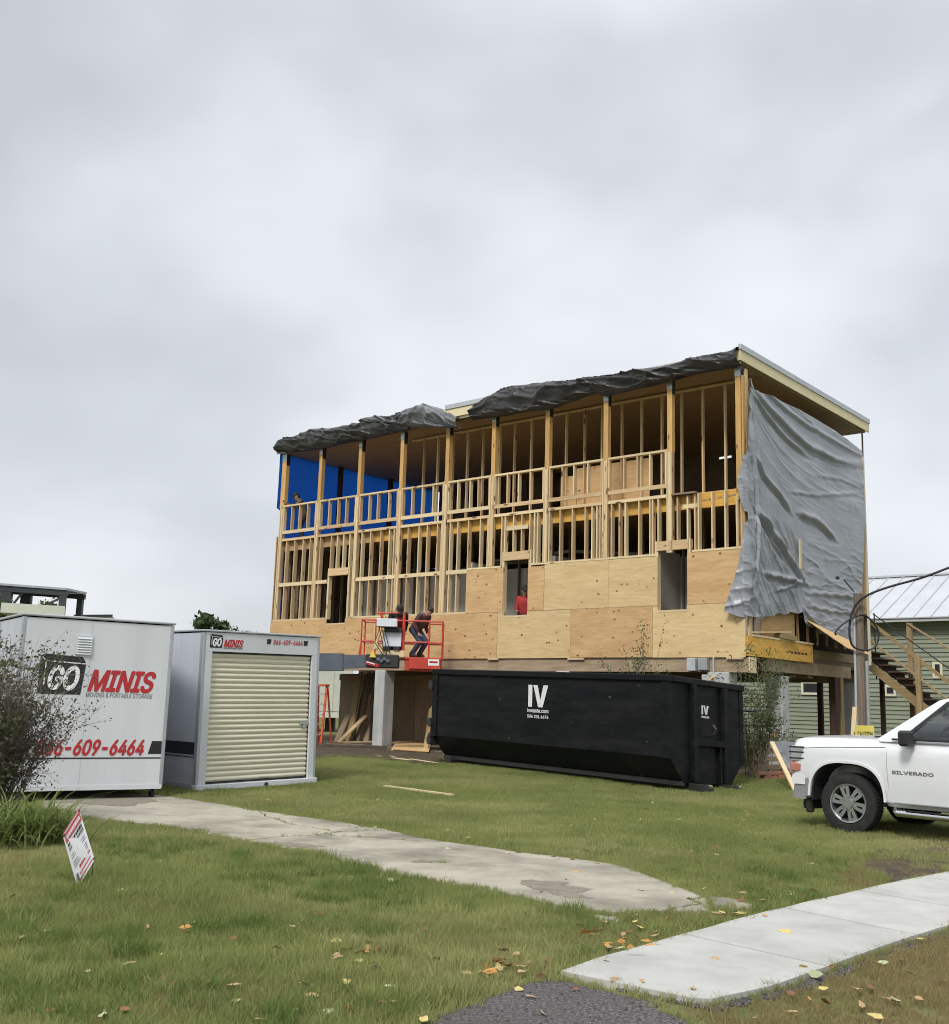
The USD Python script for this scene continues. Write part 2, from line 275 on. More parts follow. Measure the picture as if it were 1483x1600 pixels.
# ground
tex('lawn_soil', [(0.25, (0.075, 0.085, 0.03)), (0.5, (0.12, 0.135, 0.048)), (0.75, (0.18, 0.18, 0.08))], (1.3, 1.3, 1.3), 8, 0.95, coord='world', bump=0.6, bdist=0.03, nrough=0.7, big=(0.35, (0.10, 0.088, 0.04), 0.6), spec=0.1)
tex('mud', [(0.25, (0.035, 0.026, 0.018)), (0.5, (0.07, 0.054, 0.037)), (0.75, (0.12, 0.095, 0.066))], (2.5, 2.5, 2.5), 8, 0.9, coord='world', bump=0.8, bdist=0.04, nrough=0.68, spec=0.2)
tex('walk_concrete', [(0.25, (0.36, 0.355, 0.33)), (0.5, (0.425, 0.42, 0.395)), (0.75, (0.47, 0.465, 0.44))], (2.2, 2.2, 2.2), 9, 0.85, coord='world', bump=0.15, bdist=0.004, nrough=0.65, big=(1.6, (0.30, 0.295, 0.275), 0.6), spots=(1.0, 0.09, (0.24, 0.235, 0.22), (1.1, 3.2, 1.0)), vary=0.04, spec=0.2)
tex('path_concrete', [(0.25, (0.27, 0.245, 0.195)), (0.5, (0.365, 0.335, 0.27)), (0.75, (0.43, 0.40, 0.33))], (2.6, 2.6, 2.6), 9, 0.9, coord='world', bump=0.3, bdist=0.006, nrough=0.72, big=(0.9, (0.165, 0.15, 0.115), 0.9), vary=0.04, spec=0.2)
tex('asphalt', [(0.34, (0.035, 0.033, 0.034)), (0.5, (0.085, 0.08, 0.08)), (0.62, (0.20, 0.185, 0.175))], (48, 48, 48), 4, 0.9, coord='world', bump=0.9, bdist=0.01, nrough=0.75, big=(1.5, (0.075, 0.068, 0.062), 0.5), spec=0.25)
def blade(name, a, b, c, dry, dryamt):
    M(name, {'geo': ('geometry', {}), 'n': ('noise_texture', {'scale': 0.55, 'detail': 4.0, 'roughness': 0.6}), 'n2': ('noise_texture', {'scale': 0.23, 'detail': 5.0, 'roughness': 0.65}),
             'm': ('mix_float', {'fac': 0.6}), 'r': ('rgb_ramp', {'ramp': [(0.22, a), (0.5, b), (0.8, c)]}), 'mr': ('map_range', {'from_min': 0.48, 'from_max': 0.72, 'to_min': 0.0, 'to_max': dryamt, 'clamp': True}),
             'gt': ('math', {'math_type': 'greater_than', 'value2': 0.88}), 'ad': ('math', {'math_type': 'add', 'use_clamp': True}), 'x': ('mix_color', {'b': dry}),
             'p': ('principled_bsdf', {'roughness': 0.6, 'specular_ior_level': 0.25}), 't': ('translucent_bsdf', {}), 'mx': ('mix_closure', {'fac': 0.35})},
      [('geo.position', 'n.vector'), ('geo.position', 'n2.vector'), ('geo.random_per_island', 'm.a'), ('n.fac', 'm.b'), ('m.result', 'r.fac'), ('n2.fac', 'mr.value'), ('geo.random_per_island', 'gt.value1'), ('mr.result', 'ad.value1'), ('gt.value', 'ad.value2'),
       ('ad.value', 'x.fac'), ('r.color', 'x.a'), ('x.result', 'p.base_color'), ('x.result', 't.color'), ('p.BSDF', 'mx.closure1'), ('t.BSDF', 'mx.closure2')], 'mx.closure')
blade('grass_blade', (0.195, 0.225, 0.072), (0.33, 0.352, 0.125), (0.50, 0.485, 0.21), (0.50, 0.44, 0.22), 0.68)
blade('dry_blade', (0.22, 0.19, 0.075), (0.31, 0.245, 0.125), (0.40, 0.31, 0.18), (0.34, 0.235, 0.14), 0.9)
blade('clump_blade', (0.10, 0.155, 0.035), (0.17, 0.225, 0.06), (0.26, 0.30, 0.10), (0.36, 0.34, 0.15), 0.35)
def leaf(name, a, b, tr=0.3):
    M(name, {'geo': ('geometry', {}), 'r': ('rgb_ramp', {'ramp': [(0.0, a), (1.0, b)]}), 'p': ('principled_bsdf', {'roughness': 0.55, 'specular_ior_level': 0.3}), 't': ('translucent_bsdf', {}), 'mx': ('mix_closure', {'fac': tr})},
      [('geo.random_per_island', 'r.fac'), ('r.color', 'p.base_color'), ('r.color', 't.color'), ('p.BSDF', 'mx.closure1'), ('t.BSDF', 'mx.closure2')], 'mx.closure')
leaf('leaf_green', (0.055, 0.085, 0.035), (0.13, 0.17, 0.075)); leaf('leaf_olive', (0.08, 0.095, 0.04), (0.19, 0.20, 0.10)); leaf('leaf_purple', (0.085, 0.08, 0.06), (0.22, 0.20, 0.15), 0.3); leaf('leaf_hedge', (0.07, 0.105, 0.035), (0.16, 0.20, 0.075))
def fallen(name, a, b): tex(name, [(0.3, a), (0.7, b)], (22, 22, 22), 4, 0.65, vary=0.12, spec=0.3)
fallen('fallen_yellow', (0.40, 0.31, 0.10), (0.54, 0.45, 0.19)); fallen('fallen_tan', (0.33, 0.215, 0.10), (0.47, 0.33, 0.18)); fallen('fallen_brown', (0.15, 0.065, 0.03), (0.26, 0.12, 0.055)); fallen('fallen_pale', (0.32, 0.35, 0.18), (0.43, 0.45, 0.27)); fallen('fallen_orange', (0.38, 0.18, 0.045), (0.50, 0.27, 0.08))
plain('bark', (0.10, 0.075, 0.055), 0.9, var=0.3); plain('twig', (0.16, 0.13, 0.10), 0.85, var=0.3)
# far buildings, street things
tex('siding_green', [(0.3, (0.20, 0.225, 0.165)), (0.7, (0.25, 0.275, 0.205))], (0.8, 6, 8), 4, 0.7, vary=0.06, spec=0.3)
plain('trim_cream', (0.60, 0.56, 0.43), 0.6, var=0.06); tex('metal_roof', [(0.3, (0.46, 0.475, 0.50)), (0.7, (0.54, 0.555, 0.58))], (1.2, 0.4, 1), 4, 0.35, 0.2, spec=0.5); plain('pane_dark', (0.03, 0.034, 0.036), 0.12, var=0.2)
plain('trailer_cream', (0.55, 0.57, 0.47), 0.5, var=0.05); plain('canopy_metal', (0.022, 0.026, 0.03), 0.5); plain('canopy_sheet', (0.30, 0.33, 0.36), 0.4, 0.3); plain('wall_cream', (0.58, 0.60, 0.53), 0.7, var=0.05); plain('orange_paint', (0.55, 0.09, 0.03), 0.45, var=0.2)
tex('pole_wood', [(0.25, (0.10, 0.078, 0.06)), (0.5, (0.17, 0.135, 0.105)), (0.75, (0.24, 0.20, 0.16))], (18, 18, 1.2), 6, 0.9, bump=0.4, bdist=0.01, spec=0.15)
plain('cable_black', (0.012, 0.012, 0.013), 0.5); plain('galvanised', (0.40, 0.41, 0.42), 0.4, 0.6); plain('plastic_grey', (0.40, 0.42, 0.43), 0.5); plain('sign_white', (0.72, 0.72, 0.70), 0.45, var=0.03); plain('sign_red', (0.45, 0.07, 0.075), 0.45, var=0.1); plain('sign_yellow', (0.62, 0.52, 0.10), 0.5); plain('brick_red', (0.30, 0.13, 0.08), 0.85, var=0.25)
plain('plastic_sheet', (0.55, 0.565, 0.58), 0.4)
# people
plain('skin', (0.42, 0.24, 0.165), 0.55, var=0.06); plain('hair_dark', (0.016, 0.012, 0.010), 0.7); plain('jacket_black', (0.017, 0.016, 0.019), 0.8, var=0.25); plain('cloth_red', (0.32, 0.025, 0.022), 0.8, var=0.2); plain('cloth_maroon', (0.075, 0.030, 0.032), 0.8, var=0.25); plain('cloth_brown', (0.10, 0.075, 0.048), 0.85, var=0.25); plain('denim', (0.035, 0.058, 0.105), 0.8, var=0.2); plain('trouser_dark', (0.02, 0.021, 0.024), 0.8); plain('boot', (0.05, 0.033, 0.02), 0.7); plain('hard_hat', (0.62, 0.56, 0.30), 0.4); plain('eye_dark', (0.02, 0.015, 0.012), 0.2); plain('glove_pale', (0.5, 0.48, 0.44), 0.7)

tex('path_dirt', [(0.25, (0.15, 0.13, 0.10)), (0.75, (0.27, 0.245, 0.20))], (9, 9, 9), 7, 0.9, coord='world', bump=0.5, bdist=0.01, nrough=0.7, spec=0.2)
# ------------------------------------------------------------------ ground, walk, path, lawn
def W2(px): return [tuple(gnd(x, y)[:2]) for x, y in px]
_r = np.concatenate([np.linspace(0, 60, 121), np.geomspace(62, 3000, 40)])
_rows = []
gx = np.unique(np.concatenate([-np.geomspace(60, 3000, 16)[::-1], np.linspace(-50, 50, 81), np.geomspace(60, 3000, 16)]))
gy = np.unique(np.concatenate([[-3000, -600, -120, -30, -10], np.linspace(0, 60, 91), np.geomspace(64, 3000, 24)]))
XX, YY = np.meshgrid(gx, gy); ZZ = G(XX, YY)
nn = len(gx); q = [[j * nn + i, j * nn + i + 1, (j + 1) * nn + i + 1, (j + 1) * nn + i] for j in range(len(gy) - 1) for i in range(nn - 1)]
tag(obj('ground', tri(np.stack([XX, YY, ZZ], -1).reshape(-1, 3), q), 'lawn_soil', smooth=True), kind='structure')

def wob(poly, amp=0.025, step=0.12, seed=1, fq=3.1):
    """An outline with small irregularities."""
    L = poly.exterior; n = int(L.length / step); pts = []
    for i in range(n):
        p = L.interpolate(i / n * L.length); d = meshkit.noise(np.array([[p.x * fq, p.y * fq, seed], [p.x * fq + 50, p.y * fq, seed]])) - 0.5
        pts.append((p.x + d[0] * 2 * amp, p.y + d[1] * 2 * amp))
    return Polygon(pts).buffer(0)
walk_hi = W2([(878, 1529), (929, 1510), (1063, 1471), (1145, 1448), (1191, 1435), (1238, 1423), (1307, 1407), (1353, 1396), (1440, 1377), (1483, 1368)])
walk_lo = W2([(1483, 1456), (1427, 1472), (1376, 1490), (1325, 1509), (1284, 1525), (1215, 1551), (1100, 1576), (1030, 1562), (960, 1547)])
_u = np.array([0.70, 0.714])
WALK = wob(Polygon(walk_hi + [tuple(np.array(walk_hi[-1]) + _u * 9), tuple(np.array(walk_lo[0]) + _u * 11.0)] + walk_lo).buffer(0), 0.012)
PATH_ALL = wob(Polygon(W2([(140, 1240), (250, 1244), (340, 1258), (420, 1272), (500, 1282), (600, 1298), (660, 1313), (800, 1333), (960, 1353), (1000, 1366), (1050, 1385), (1100, 1405), (1112, 1425), (1115, 1433), (1040, 1428), (960, 1430), (900, 1424), (850, 1413), (750, 1391), (680, 1380), (560, 1356), (500, 1337), (430, 1326), (340, 1310), (250, 1291), (150, 1284), (100, 1272), (60, 1262), (60, 1240)])).buffer(0), 0.03)
PATH_BITS = [wob(Polygon(W2(p)).buffer(0), 0.012) for p in ([(1102, 1402), (1140, 1405), (1182, 1418), (1178, 1422), (1150, 1421), (1118, 1422)], [(905, 1432), (960, 1434), (975, 1444), (960, 1448), (920, 1441)])]
ASPH = wob(Polygon(W2([(640, 1612), (690, 1590), (760, 1561), (840, 1537), (878, 1532), (960, 1554), (1040, 1573), (1020, 1581), (1060, 1592), (1085, 1612)]) + [(1.4, 3.5), (-0.6, 3.5)]).buffer(0), 0.03)
WALKB = WALK.buffer(0.0)
ASPH = ASPH.difference(WALKB.buffer(0.005))
def slab(g, z0, z1): return prism(g, z1 - z0, 'xy', z0)
walk = UsdGeom.Xform.Define(stage, '/World/sidewalk').GetPrim(); tag(walk, kind='structure')
cuts = [LineString([tuple(gnd(*a)[:2]), tuple(gnd(*b)[:2])]) for a, b in (((1040, 1463), (1330, 1530)), ((1235, 1429), (1460, 1476)), ((880, 1500), (1130, 1590)))]
cuts = cuts[:2] + [LineString([np.array(c.coords[0]) + _u * k, np.array(c.coords[1]) + _u * k]) for c in cuts[1:2] for k in (1.35, 2.7, 4.05, 5.4)]
pieces = WALK
for c in cuts:
    (x0, y0), (x1, y1) = c.coords; d = np.array([x1 - x0, y1 - y0]); c2 = LineString([(x0 - d[0], y0 - d[1]), (x1 + d[0], y1 + d[1])])
    pieces = pieces.difference(c2.buffer(0.009))
for g in sorted(getattr(pieces, 'geoms', [pieces]), key=lambda g: g.centroid.y): obj('slab', slab(g, -0.1, 0.045), 'walk_concrete', walk)
path = UsdGeom.Xform.Define(stage, '/World/path').GetPrim(); tag(path, kind='structure')
cr = [[(380, 1317), (430, 1311), (480, 1309), (528, 1303), (560, 1301), (600, 1300)], [(528, 1303), (490, 1296), (452, 1290), (420, 1279), (405, 1270)], [(500, 1302), (518, 1308), (560, 1311), (656, 1317), (720, 1320)], [(1100, 1405), (1080, 1410), (1095, 1416), (1050, 1424), (1040, 1432)], [(640, 1350), (700, 1352)]]
pg = PATH_ALL
for i, c in enumerate(cr):
    w = W2(c); d = np.array(w[-1]) - np.array(w[0])
    pts = []
    for a, b in zip(w[:-1], w[1:]):
        for k in range(6):
            t_ = k / 6; pts.append((a[0] + (b[0] - a[0]) * t_ + rng.normal(0, 0.012), a[1] + (b[1] - a[1]) * t_ + rng.normal(0, 0.02)))
    pts.append(w[-1]); pg = pg.difference(LineString(pts).buffer(0.014))
for g in sorted([k for k in getattr(pg, 'geoms', [pg]) if k.area > 0.01], key=lambda g: g.centroid.y): obj('slab', slab(g, -0.08, 0.022), 'path_concrete', path)
for g in PATH_BITS: obj('slab', slab(g, -0.08, 0.014), 'path_concrete', path)
for p in ([(408, 1322), (440, 1318), (480, 1322), (502, 1327), (460, 1327), (425, 1326)], [(812, 1384), (840, 1381), (880, 1386), (912, 1392), (895, 1399), (905, 1407), (870, 1404), (840, 1396)], [(690, 1351), (650, 1348), (655, 1352)], [(120, 1247), (230, 1249), (245, 1256), (190, 1262), (120, 1258)]):
    obj('dirt_patch', slab(wob(wob(Polygon(W2(p)).buffer(0.02), 0.10, 0.05, 2, 6.0), 0.05, 0.025, 3, 21.0).intersection(PATH_ALL.buffer(-0.01)), 0.0, 0.0265), 'path_dirt', path)
ad = UsdGeom.Xform.Define(stage, '/World/asphalt_drive').GetPrim(); tag(ad, kind='structure')
obj('asphalt', slab(ASPH, -0.05, 0.012), 'asphalt', ad)
# loose stones on the asphalt and along the edge of the walk
sv = []
for k in range(900):
    x, y = rng.uniform(-0.7, 1.7), rng.uniform(4.6, 6.9)
    if ASPH.contains(Point(x, y)): sv.append(mv(trimesh.creation.icosphere(0, rng.uniform(0.004, 0.011)), (x, y, 0.013)))
for k in range(1400):
    t_ = rng.uniform(0, 1); i = rng.integers(0, len(walk_lo) - 1); a, b = np.array(walk_lo[i]), np.array(walk_lo[i + 1]); p = a + (b - a) * t_ + np.array([0.7, -0.7]) * abs(rng.normal(0, 0.045))
    sv.append(mv(trimesh.creation.icosphere(0, rng.uniform(0.006, 0.016)), (p[0], p[1], 0.006)))
tag(obj('gravel', cat(sv), 'asphalt'), 'loose dark gravel along the edge of the pale sidewalk', 'gravel', kind='stuff')
# bare earth in front of and under the building
MUD = wob(Polygon([tuple(H(x, y, 0)[:2]) for x, y in ((-19.5, -1.6), (-14, -2.2), (-10.5, -2.6), (-7, -2.0), (-3, -1.2), (0.6, -0.8), (1.2, 9), (-17.5, 9), (-19.5, 4))]), 0.5, 0.5)
_q = [gnd(x, y, .18)[:2] for x, y in ((470, 1152), (695, 1160), (700, 1192), (660, 1196), (600, 1190), (540, 1184), (480, 1188))]
MUD = MUD.union(wob(Polygon(_q).buffer(.1), .4, .4)).buffer(0)
MUD = max(getattr(MUD, 'geoms', [MUD]), key=lambda g: g.area)
def drape(g, dz, step=0.7):
    minx, miny, maxx, maxy = g.bounds; cells = []
    m = trimesh.creation.extrude_polygon(g, 0.01, engine='earcut'); v = m.vertices.copy(); f = m.faces[(m.face_normals[:, 2] > 0.5)]
    m = trimesh.Trimesh(v, f); m = m.subdivide_to_size(step); v = m.vertices.copy(); v[:, 2] = G(v[:, 0], v[:, 1]) + dz + 0.03 * (meshkit.fbm(np.c_[v[:, :2] * 1.5, v[:, 2] * 0]) - 0.3)
    return trimesh.Trimesh(v, m.faces)
tag(obj('bare_earth', drape(MUD, 0.045), 'mud', smooth=True), kind='structure')

# grass: patches of blades, spread over the lawn
def patch(n, rad, hmin, hmax, wid, seed, lean=0.6):
    r = np.random.default_rng(seed); V, Fc = [], []
    for i in range(n):
        a, d = r.uniform(0, 2 * PI), rad * math.sqrt(r.uniform()); x, y = d * math.cos(a), d * math.sin(a)
        h = r.uniform(hmin, hmax); th = r.uniform(0, 2 * PI); l = h * r.uniform(0.1, lean); b = r.uniform(0, 2 * PI); w = wid * r.uniform(0.7, 1.3)
        c, s = math.cos(th) * w / 2, math.sin(th) * w / 2; lx, ly = math.cos(b) * l, math.sin(b) * l; k = len(V)
        V += [(x - c, y - s, -0.004), (x + c, y + s, -0.004), (x + c * .8 + lx * .35, y + s * .8 + ly * .35, h * .55), (x - c * .8 + lx * .35, y - s * .8 + ly * .35, h * .55), (x + lx, y + ly, h)]
        Fc += [(k, k + 1, k + 2), (k, k + 2, k + 3), (k + 3, k + 2, k + 4)]
    return trimesh.Trimesh(np.array(V), np.array(Fc), process=False)
def scatter(path, protos, pts, scl, label, mat, zs=None):
    pi = UsdGeom.PointInstancer.Define(stage, path); n = len(pts)
    rel = pi.CreatePrototypesRel()
    for i, m in enumerate(protos):
        p = usdkit.mesh(stage, f'{path}/tuft_{i + 1:03d}', m, '/World/Looks/' + mat).GetPrim(); rel.AddTarget(p.GetPath())
    r = np.random.default_rng(len(pts)); pts = np.asarray(pts, float); z = G(pts[:, 0], pts[:, 1]) if zs is None else zs
    pi.CreatePositionsAttr(Vt.Vec3fArray.FromNumpy(np.c_[pts, z].astype(np.float32)))
    pi.CreateProtoIndicesAttr(Vt.IntArray.FromNumpy(r.integers(0, len(protos), n).astype(np.int32)))
    an = r.uniform(0, 2 * PI, n); pi.CreateOrientationsAttr(Vt.QuathArray([Gf.Quath(float(math.cos(a / 2)), 0, 0, float(math.sin(a / 2))) for a in an]))
    pi.CreateScalesAttr(Vt.Vec3fArray.FromNumpy(np.c_[scl, scl, scl * r.uniform(0.8, 1.25, n)].astype(np.float32)))
    tag(pi.GetPrim(), label, 'grass', None, 'stuff')
HARD = unary_union([WALK, PATH_ALL, ASPH] + PATH_BITS)
VERGE = Polygon(walk_lo + [tuple(np.array(W2([(1085, 1612)])[0])), (1.4, 3.5), (12, 3.5), (12, 14)]).buffer(0).difference(WALK.buffer(0.01))
WORN = wob(Polygon(W2([(1340, 1345), (1400, 1325), (1520, 1300), (1540, 1370), (1440, 1382), (1380, 1384)])), .15, .2).difference(WALK.buffer(.02))
tag(obj('worn_ground', drape(WORN, 0.016, .3), 'mud', smooth=True), kind='structure')
TRACK = Polygon(W2([(1290, 1330), (1500, 1290), (1520, 1380), (1420, 1384), (1360, 1388)])).buffer(0.2)
from shapely import contains_xy
def lawn_points(y0, y1, step, seed):
    r = np.random.default_rng(seed); P = []
    for y in np.arange(y0, y1, step):
        half = 0.47 * y + 0.7; xs = np.arange(-half, half, step); xs = xs + r.uniform(-step / 2, step / 2, len(xs)); P.append(np.c_[xs, y + r.uniform(-step / 2, step / 2, len(xs))])
    return np.vstack(P)
hard_in, mudp = HARD.buffer(-0.03), MUD.buffer(-0.3)
def keep(P, rad):
    k = ~contains_xy(HARD.buffer(rad), P[:, 0], P[:, 1]) & ~contains_xy(mudp, P[:, 0], P[:, 1])
    return P[k]
near = keep(lawn_points(5.0, 12.5, 0.145, 3), 0.07); mid = keep(lawn_points(12.5, 34, 0.27, 4), 0.10)
near = near[~contains_xy(WORN, near[:, 0], near[:, 1]) | (rng.uniform(size=len(near)) < .35)]
edge = []
for g in (WALK, PATH_ALL, ASPH, *PATH_BITS):
    L = g.exterior
    for s in np.arange(0, L.length, 0.035):
        p = L.interpolate(s + rng.uniform(-.02, .02))
        if p.y < 20 and not contains_xy(HARD.buffer(-0.06), p.x, p.y): edge.append((p.x + rng.normal(0, 0.02), p.y + rng.normal(0, 0.02)))
for c in cr:
    w = W2(c)
    for a, b in zip(w[:-1], w[1:]):
        for k in range(5):
            if rng.uniform() < .5: t_ = rng.uniform(); edge.append((a[0] + (b[0] - a[0]) * t_ + rng.normal(0, .015), a[1] + (b[1] - a[1]) * t_ + rng.normal(0, .015)))
edge = np.array(edge)
dry = contains_xy(VERGE, near[:, 0], near[:, 1]) | (contains_xy(TRACK, near[:, 0], near[:, 1]) & (rng.uniform(size=len(near)) < .7)); dry |= rng.uniform(size=len(near)) < 0.03
lush = [patch(240, 0.135, 0.022, 0.062, 0.0042, s, 0.9) for s in (1, 2, 3, 4)]; lushm = [patch(300, 0.24, 0.025, 0.07, 0.0075, s, 0.9) for s in (5, 6, 7)]
scatter('/World/lawn_grass', lush + [patch(200, 0.12, 0.03, 0.10, 0.005, 9, 1.0)], near[~dry], 0.75 + 0.55 * meshkit.fbm(np.c_[near[~dry] * 0.9, np.zeros((~dry).sum())]), 'short green grass of the front lawn around the path', 'grass_blade')
scatter('/World/far_lawn_grass', lushm, mid, 0.75 + 0.5 * meshkit.fbm(np.c_[mid * 0.6, np.zeros(len(mid))]), 'green grass of the lawn in front of the black dumpster', 'grass_blade')
scatter('/World/verge_grass', [patch(170, 0.135, 0.015, 0.05, 0.0045, s, 1.2) for s in (11, 12, 13)], near[dry], 0.7 + 0.5 * rng.uniform(size=dry.sum()), 'dry brownish grass on the verge below the sidewalk', 'dry_blade')
scatter('/World/edge_grass', [patch(26, 0.035, 0.02, 0.065, 0.0042, s, 1.1) for s in (21, 22, 23)], edge, 0.6 + 0.6 * rng.uniform(size=len(edge)), 'grass growing over the edges of path and sidewalk', 'grass_blade')
tl_ = near[~dry]; nz_ = meshkit.fbm(np.c_[tl_ * 1.3, np.full(len(tl_), 5.0)], 4, 3); k_ = (nz_ > .56) & (rng.uniform(size=len(tl_)) < .5) | (tl_[:, 1] < 6.4) & (rng.uniform(size=len(tl_)) < .25)
scatter('/World/long_grass', [patch(70, 0.11, 0.05, 0.13, 0.006, s, 1.3) for s in (31, 32, 33)], tl_[k_], 0.7 + 0.5 * rng.uniform(size=k_.sum()), 'longer unmown tufts of grass dotted over the front lawn', 'clump_blade')
tl_ = near[(meshkit.fbm(np.c_[near * .7, np.full(len(near), 9.0)], 4, 6) > .55)]; scatter('/World/straw_grass', [patch(60, 0.13, 0.02, 0.06, 0.004, s, 1.6) for s in (41, 42)], tl_, 0.7 + 0.5 * rng.uniform(size=len(tl_)), 'patches of dry straw coloured grass in the front lawn', 'dry_blade')
# ------------------------------------------------------------------ the house under construction (local X to the right along the front, Y into the house)
house = thing('house_frame', 'two storey timber house frame under construction, raised on concrete piers', 'house', O0, T0)
def pick(v, h=False):
    a = ['pine', 'pine', 'pine_pale', 'pine_pale', 'pine'][int(rng.integers(0, 5))]; return a + ('_h' if h else '_v')
def stud(s, z0, z1, y0=0.0, dep=0.14, w=0.038, name='stud', mat=None):
    j = rng.normal(0, 0.004); obj(name, box(-s + j, -s + w + j, y0, y0 + dep, z0, z1), mat or pick(0), house)
def plate(s0, s1, z0, z1, y0=0.0, y1=0.14, name='plate', mat=None):
    obj(name, box(-s1, -s0, y0, y1, z0, z1), mat or pick(0, True), house)
SL = 17.02
POSTS = [0.10, 1.96, 3.86, 5.76, 7.66, 9.42, 11.30, 13.16, 15.04, 16.86]
# beam and piers
obj('front_beam', box(-17.1, -7.36, 0.03, 0.34, 2.452, 2.785), 'beam_tan', house); obj('front_beam', box(-7.355, 0.06, 0.03, 0.34, 2.450, 2.782), 'beam_tan', house)
for s in (15.4, 11.81, 8.40, 5.13, 0.69):
    w = 0.28 if s < 1 else 0.21
    obj('pier', bevel_box(-s - w, -s + w, -0.02, 0.42, 0.0, 2.447, 0.02), 'pier_concrete', house)
for s, d in ((15.4, 4.0), (11.8, 4.0), (8.4, 4.0), (5.1, 4.0), (0.27, 2.05), (0.5, 7.4), (8.4, 7.6), (15.4, 7.6)):
    obj('pier', bevel_box(-s - .21, -s + .21, d, d + 0.42, 0.0, 2.447, 0.02), 'pier_concrete', house)
for d in (4.05, 7.62): obj('cross_beam', box(-17.0, -0.25, d, d + .3, 2.452, 2.75), 'beam_tan', house)
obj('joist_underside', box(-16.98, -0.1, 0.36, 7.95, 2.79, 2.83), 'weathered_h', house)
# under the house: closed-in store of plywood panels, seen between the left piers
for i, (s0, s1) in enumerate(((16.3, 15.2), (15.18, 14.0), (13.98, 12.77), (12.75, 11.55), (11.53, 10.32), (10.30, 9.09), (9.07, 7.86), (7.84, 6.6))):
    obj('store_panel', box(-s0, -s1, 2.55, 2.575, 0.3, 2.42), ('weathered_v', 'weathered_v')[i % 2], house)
obj('store_rail', box(-16.3, -6.6, 2.49, 2.545, 2.20, 2.40), 'weathered_h', house); obj('store_rail', box(-16.3, -6.6, 2.50, 2.545, 0.22, 0.32), 'weathered_h', house)
obj('store_side', box(-6.62, -6.58, 2.6, 7.6, 0.2, 2.44), 'weathered_v', house)
# electrical boxes on the beam
ex0, ez0 = fac(1078, 1050); ex1, ez1 = fac(1091, 1031)
obj('meter_box', bevel_box(ex0, ex1, -0.16, 0.028, 2.47, 2.77), 'plastic_grey', house); obj('meter_box', bevel_box(ex1 + .05, ex1 + .29, -0.12, 0.028, 2.49, 2.77), 'galvanised', house)
cx = fac(1116, 1045)[0]; obj('conduit', tube([(cx, -0.03, 2.79), (cx, -0.03, 1.2)], 0.022), 'plastic_grey', house); obj('meter_box', bevel_box(cx - .2, cx + .0, -0.24, -0.06, 2.05, 2.38), 'plastic_grey', house)
obj('beam_cap', box(0.07, 0.10, 0.02, 0.36, 2.44, 2.80), 'pine_pale_v', house)
# sheathing, row one (rows are set proud of the studs)
DOORS = [(13.45, 14.31, 3.91, 5.42), (6.31, 7.15, 3.945, 5.46), (1.485, 2.285, 3.935, 5.40)]
PLY = ['plywood_pale', 'plywood_brown', 'plywood_pale', 'plywood_brown', 'plywood_warm', 'plywood_warm', 'plywood_warm']
def sheet(s0, s1, z0, z1, mat, y=-0.014, th=0.0125, name='plywood_sheet'):
    g = Polygon([(-s1, z0), (-s0, z0), (-s0, z1), (-s1, z1)])
    for a, b, c, d in DOORS: g = g.difference(Polygon([(-b, c), (-a, c), (-a, d), (-b, d)]))
    obj(name, prism(g, th, 'xz', y), mat, house)
ed = [-0.02, 2.44, 4.88, 7.32, 9.76, 12.2, 14.64, 17.08]
for i in range(7): sheet(ed[i] + .004, ed[i + 1] - .004, 2.79 + [0, .008, .0, -.006, .01, 0, .004][i], 4.042 + rng.normal(0, .003), PLY[i], y=-0.014 - [0, .006, .002, .004, 0, .003, 0][i])
for i, (a, b, m) in enumerate(((0.0, 1.475, 'plywood_warm'), (2.295, 3.715, 'plywood_pale'), (3.723, 5.75, 'plywood_pale'), (5.758, 6.30, 'plywood_warm'), (7.16, 8.49, 'plywood_brown'))):
    sheet(a, b, 4.052, [5.30, 5.27, 5.275, 5.24, 5.27][i], m, y=-0.0145 - .003 * (i % 2))
for s, w in ((0.25, .42), (4.7, .5), (7.45, .35), (12.0, .4)):
    obj('shim', box(-s - w / 2, -s + w / 2, -0.03, 0.025, 2.745, 2.788), 'pine_pale_h', house)
# sill plates on the sheathing
for s0, s1, z in ((8.50, 13.30, 4.045), (14.42, 17.0, 4.045), (2.36, 6.22, 5.285), (0.05, 1.35, 5.31), (7.26, 8.49, 5.28)):
    k = max(1, round((s1 - s0) / 2.4)); e = np.linspace(s0, s1, k + 1)
    for a, b in zip(e[:-1], e[1:]): plate(a + .003, b - .003, z, z + 0.05, -0.005, 0.13, 'sill_plate', 'pine_pale_h')
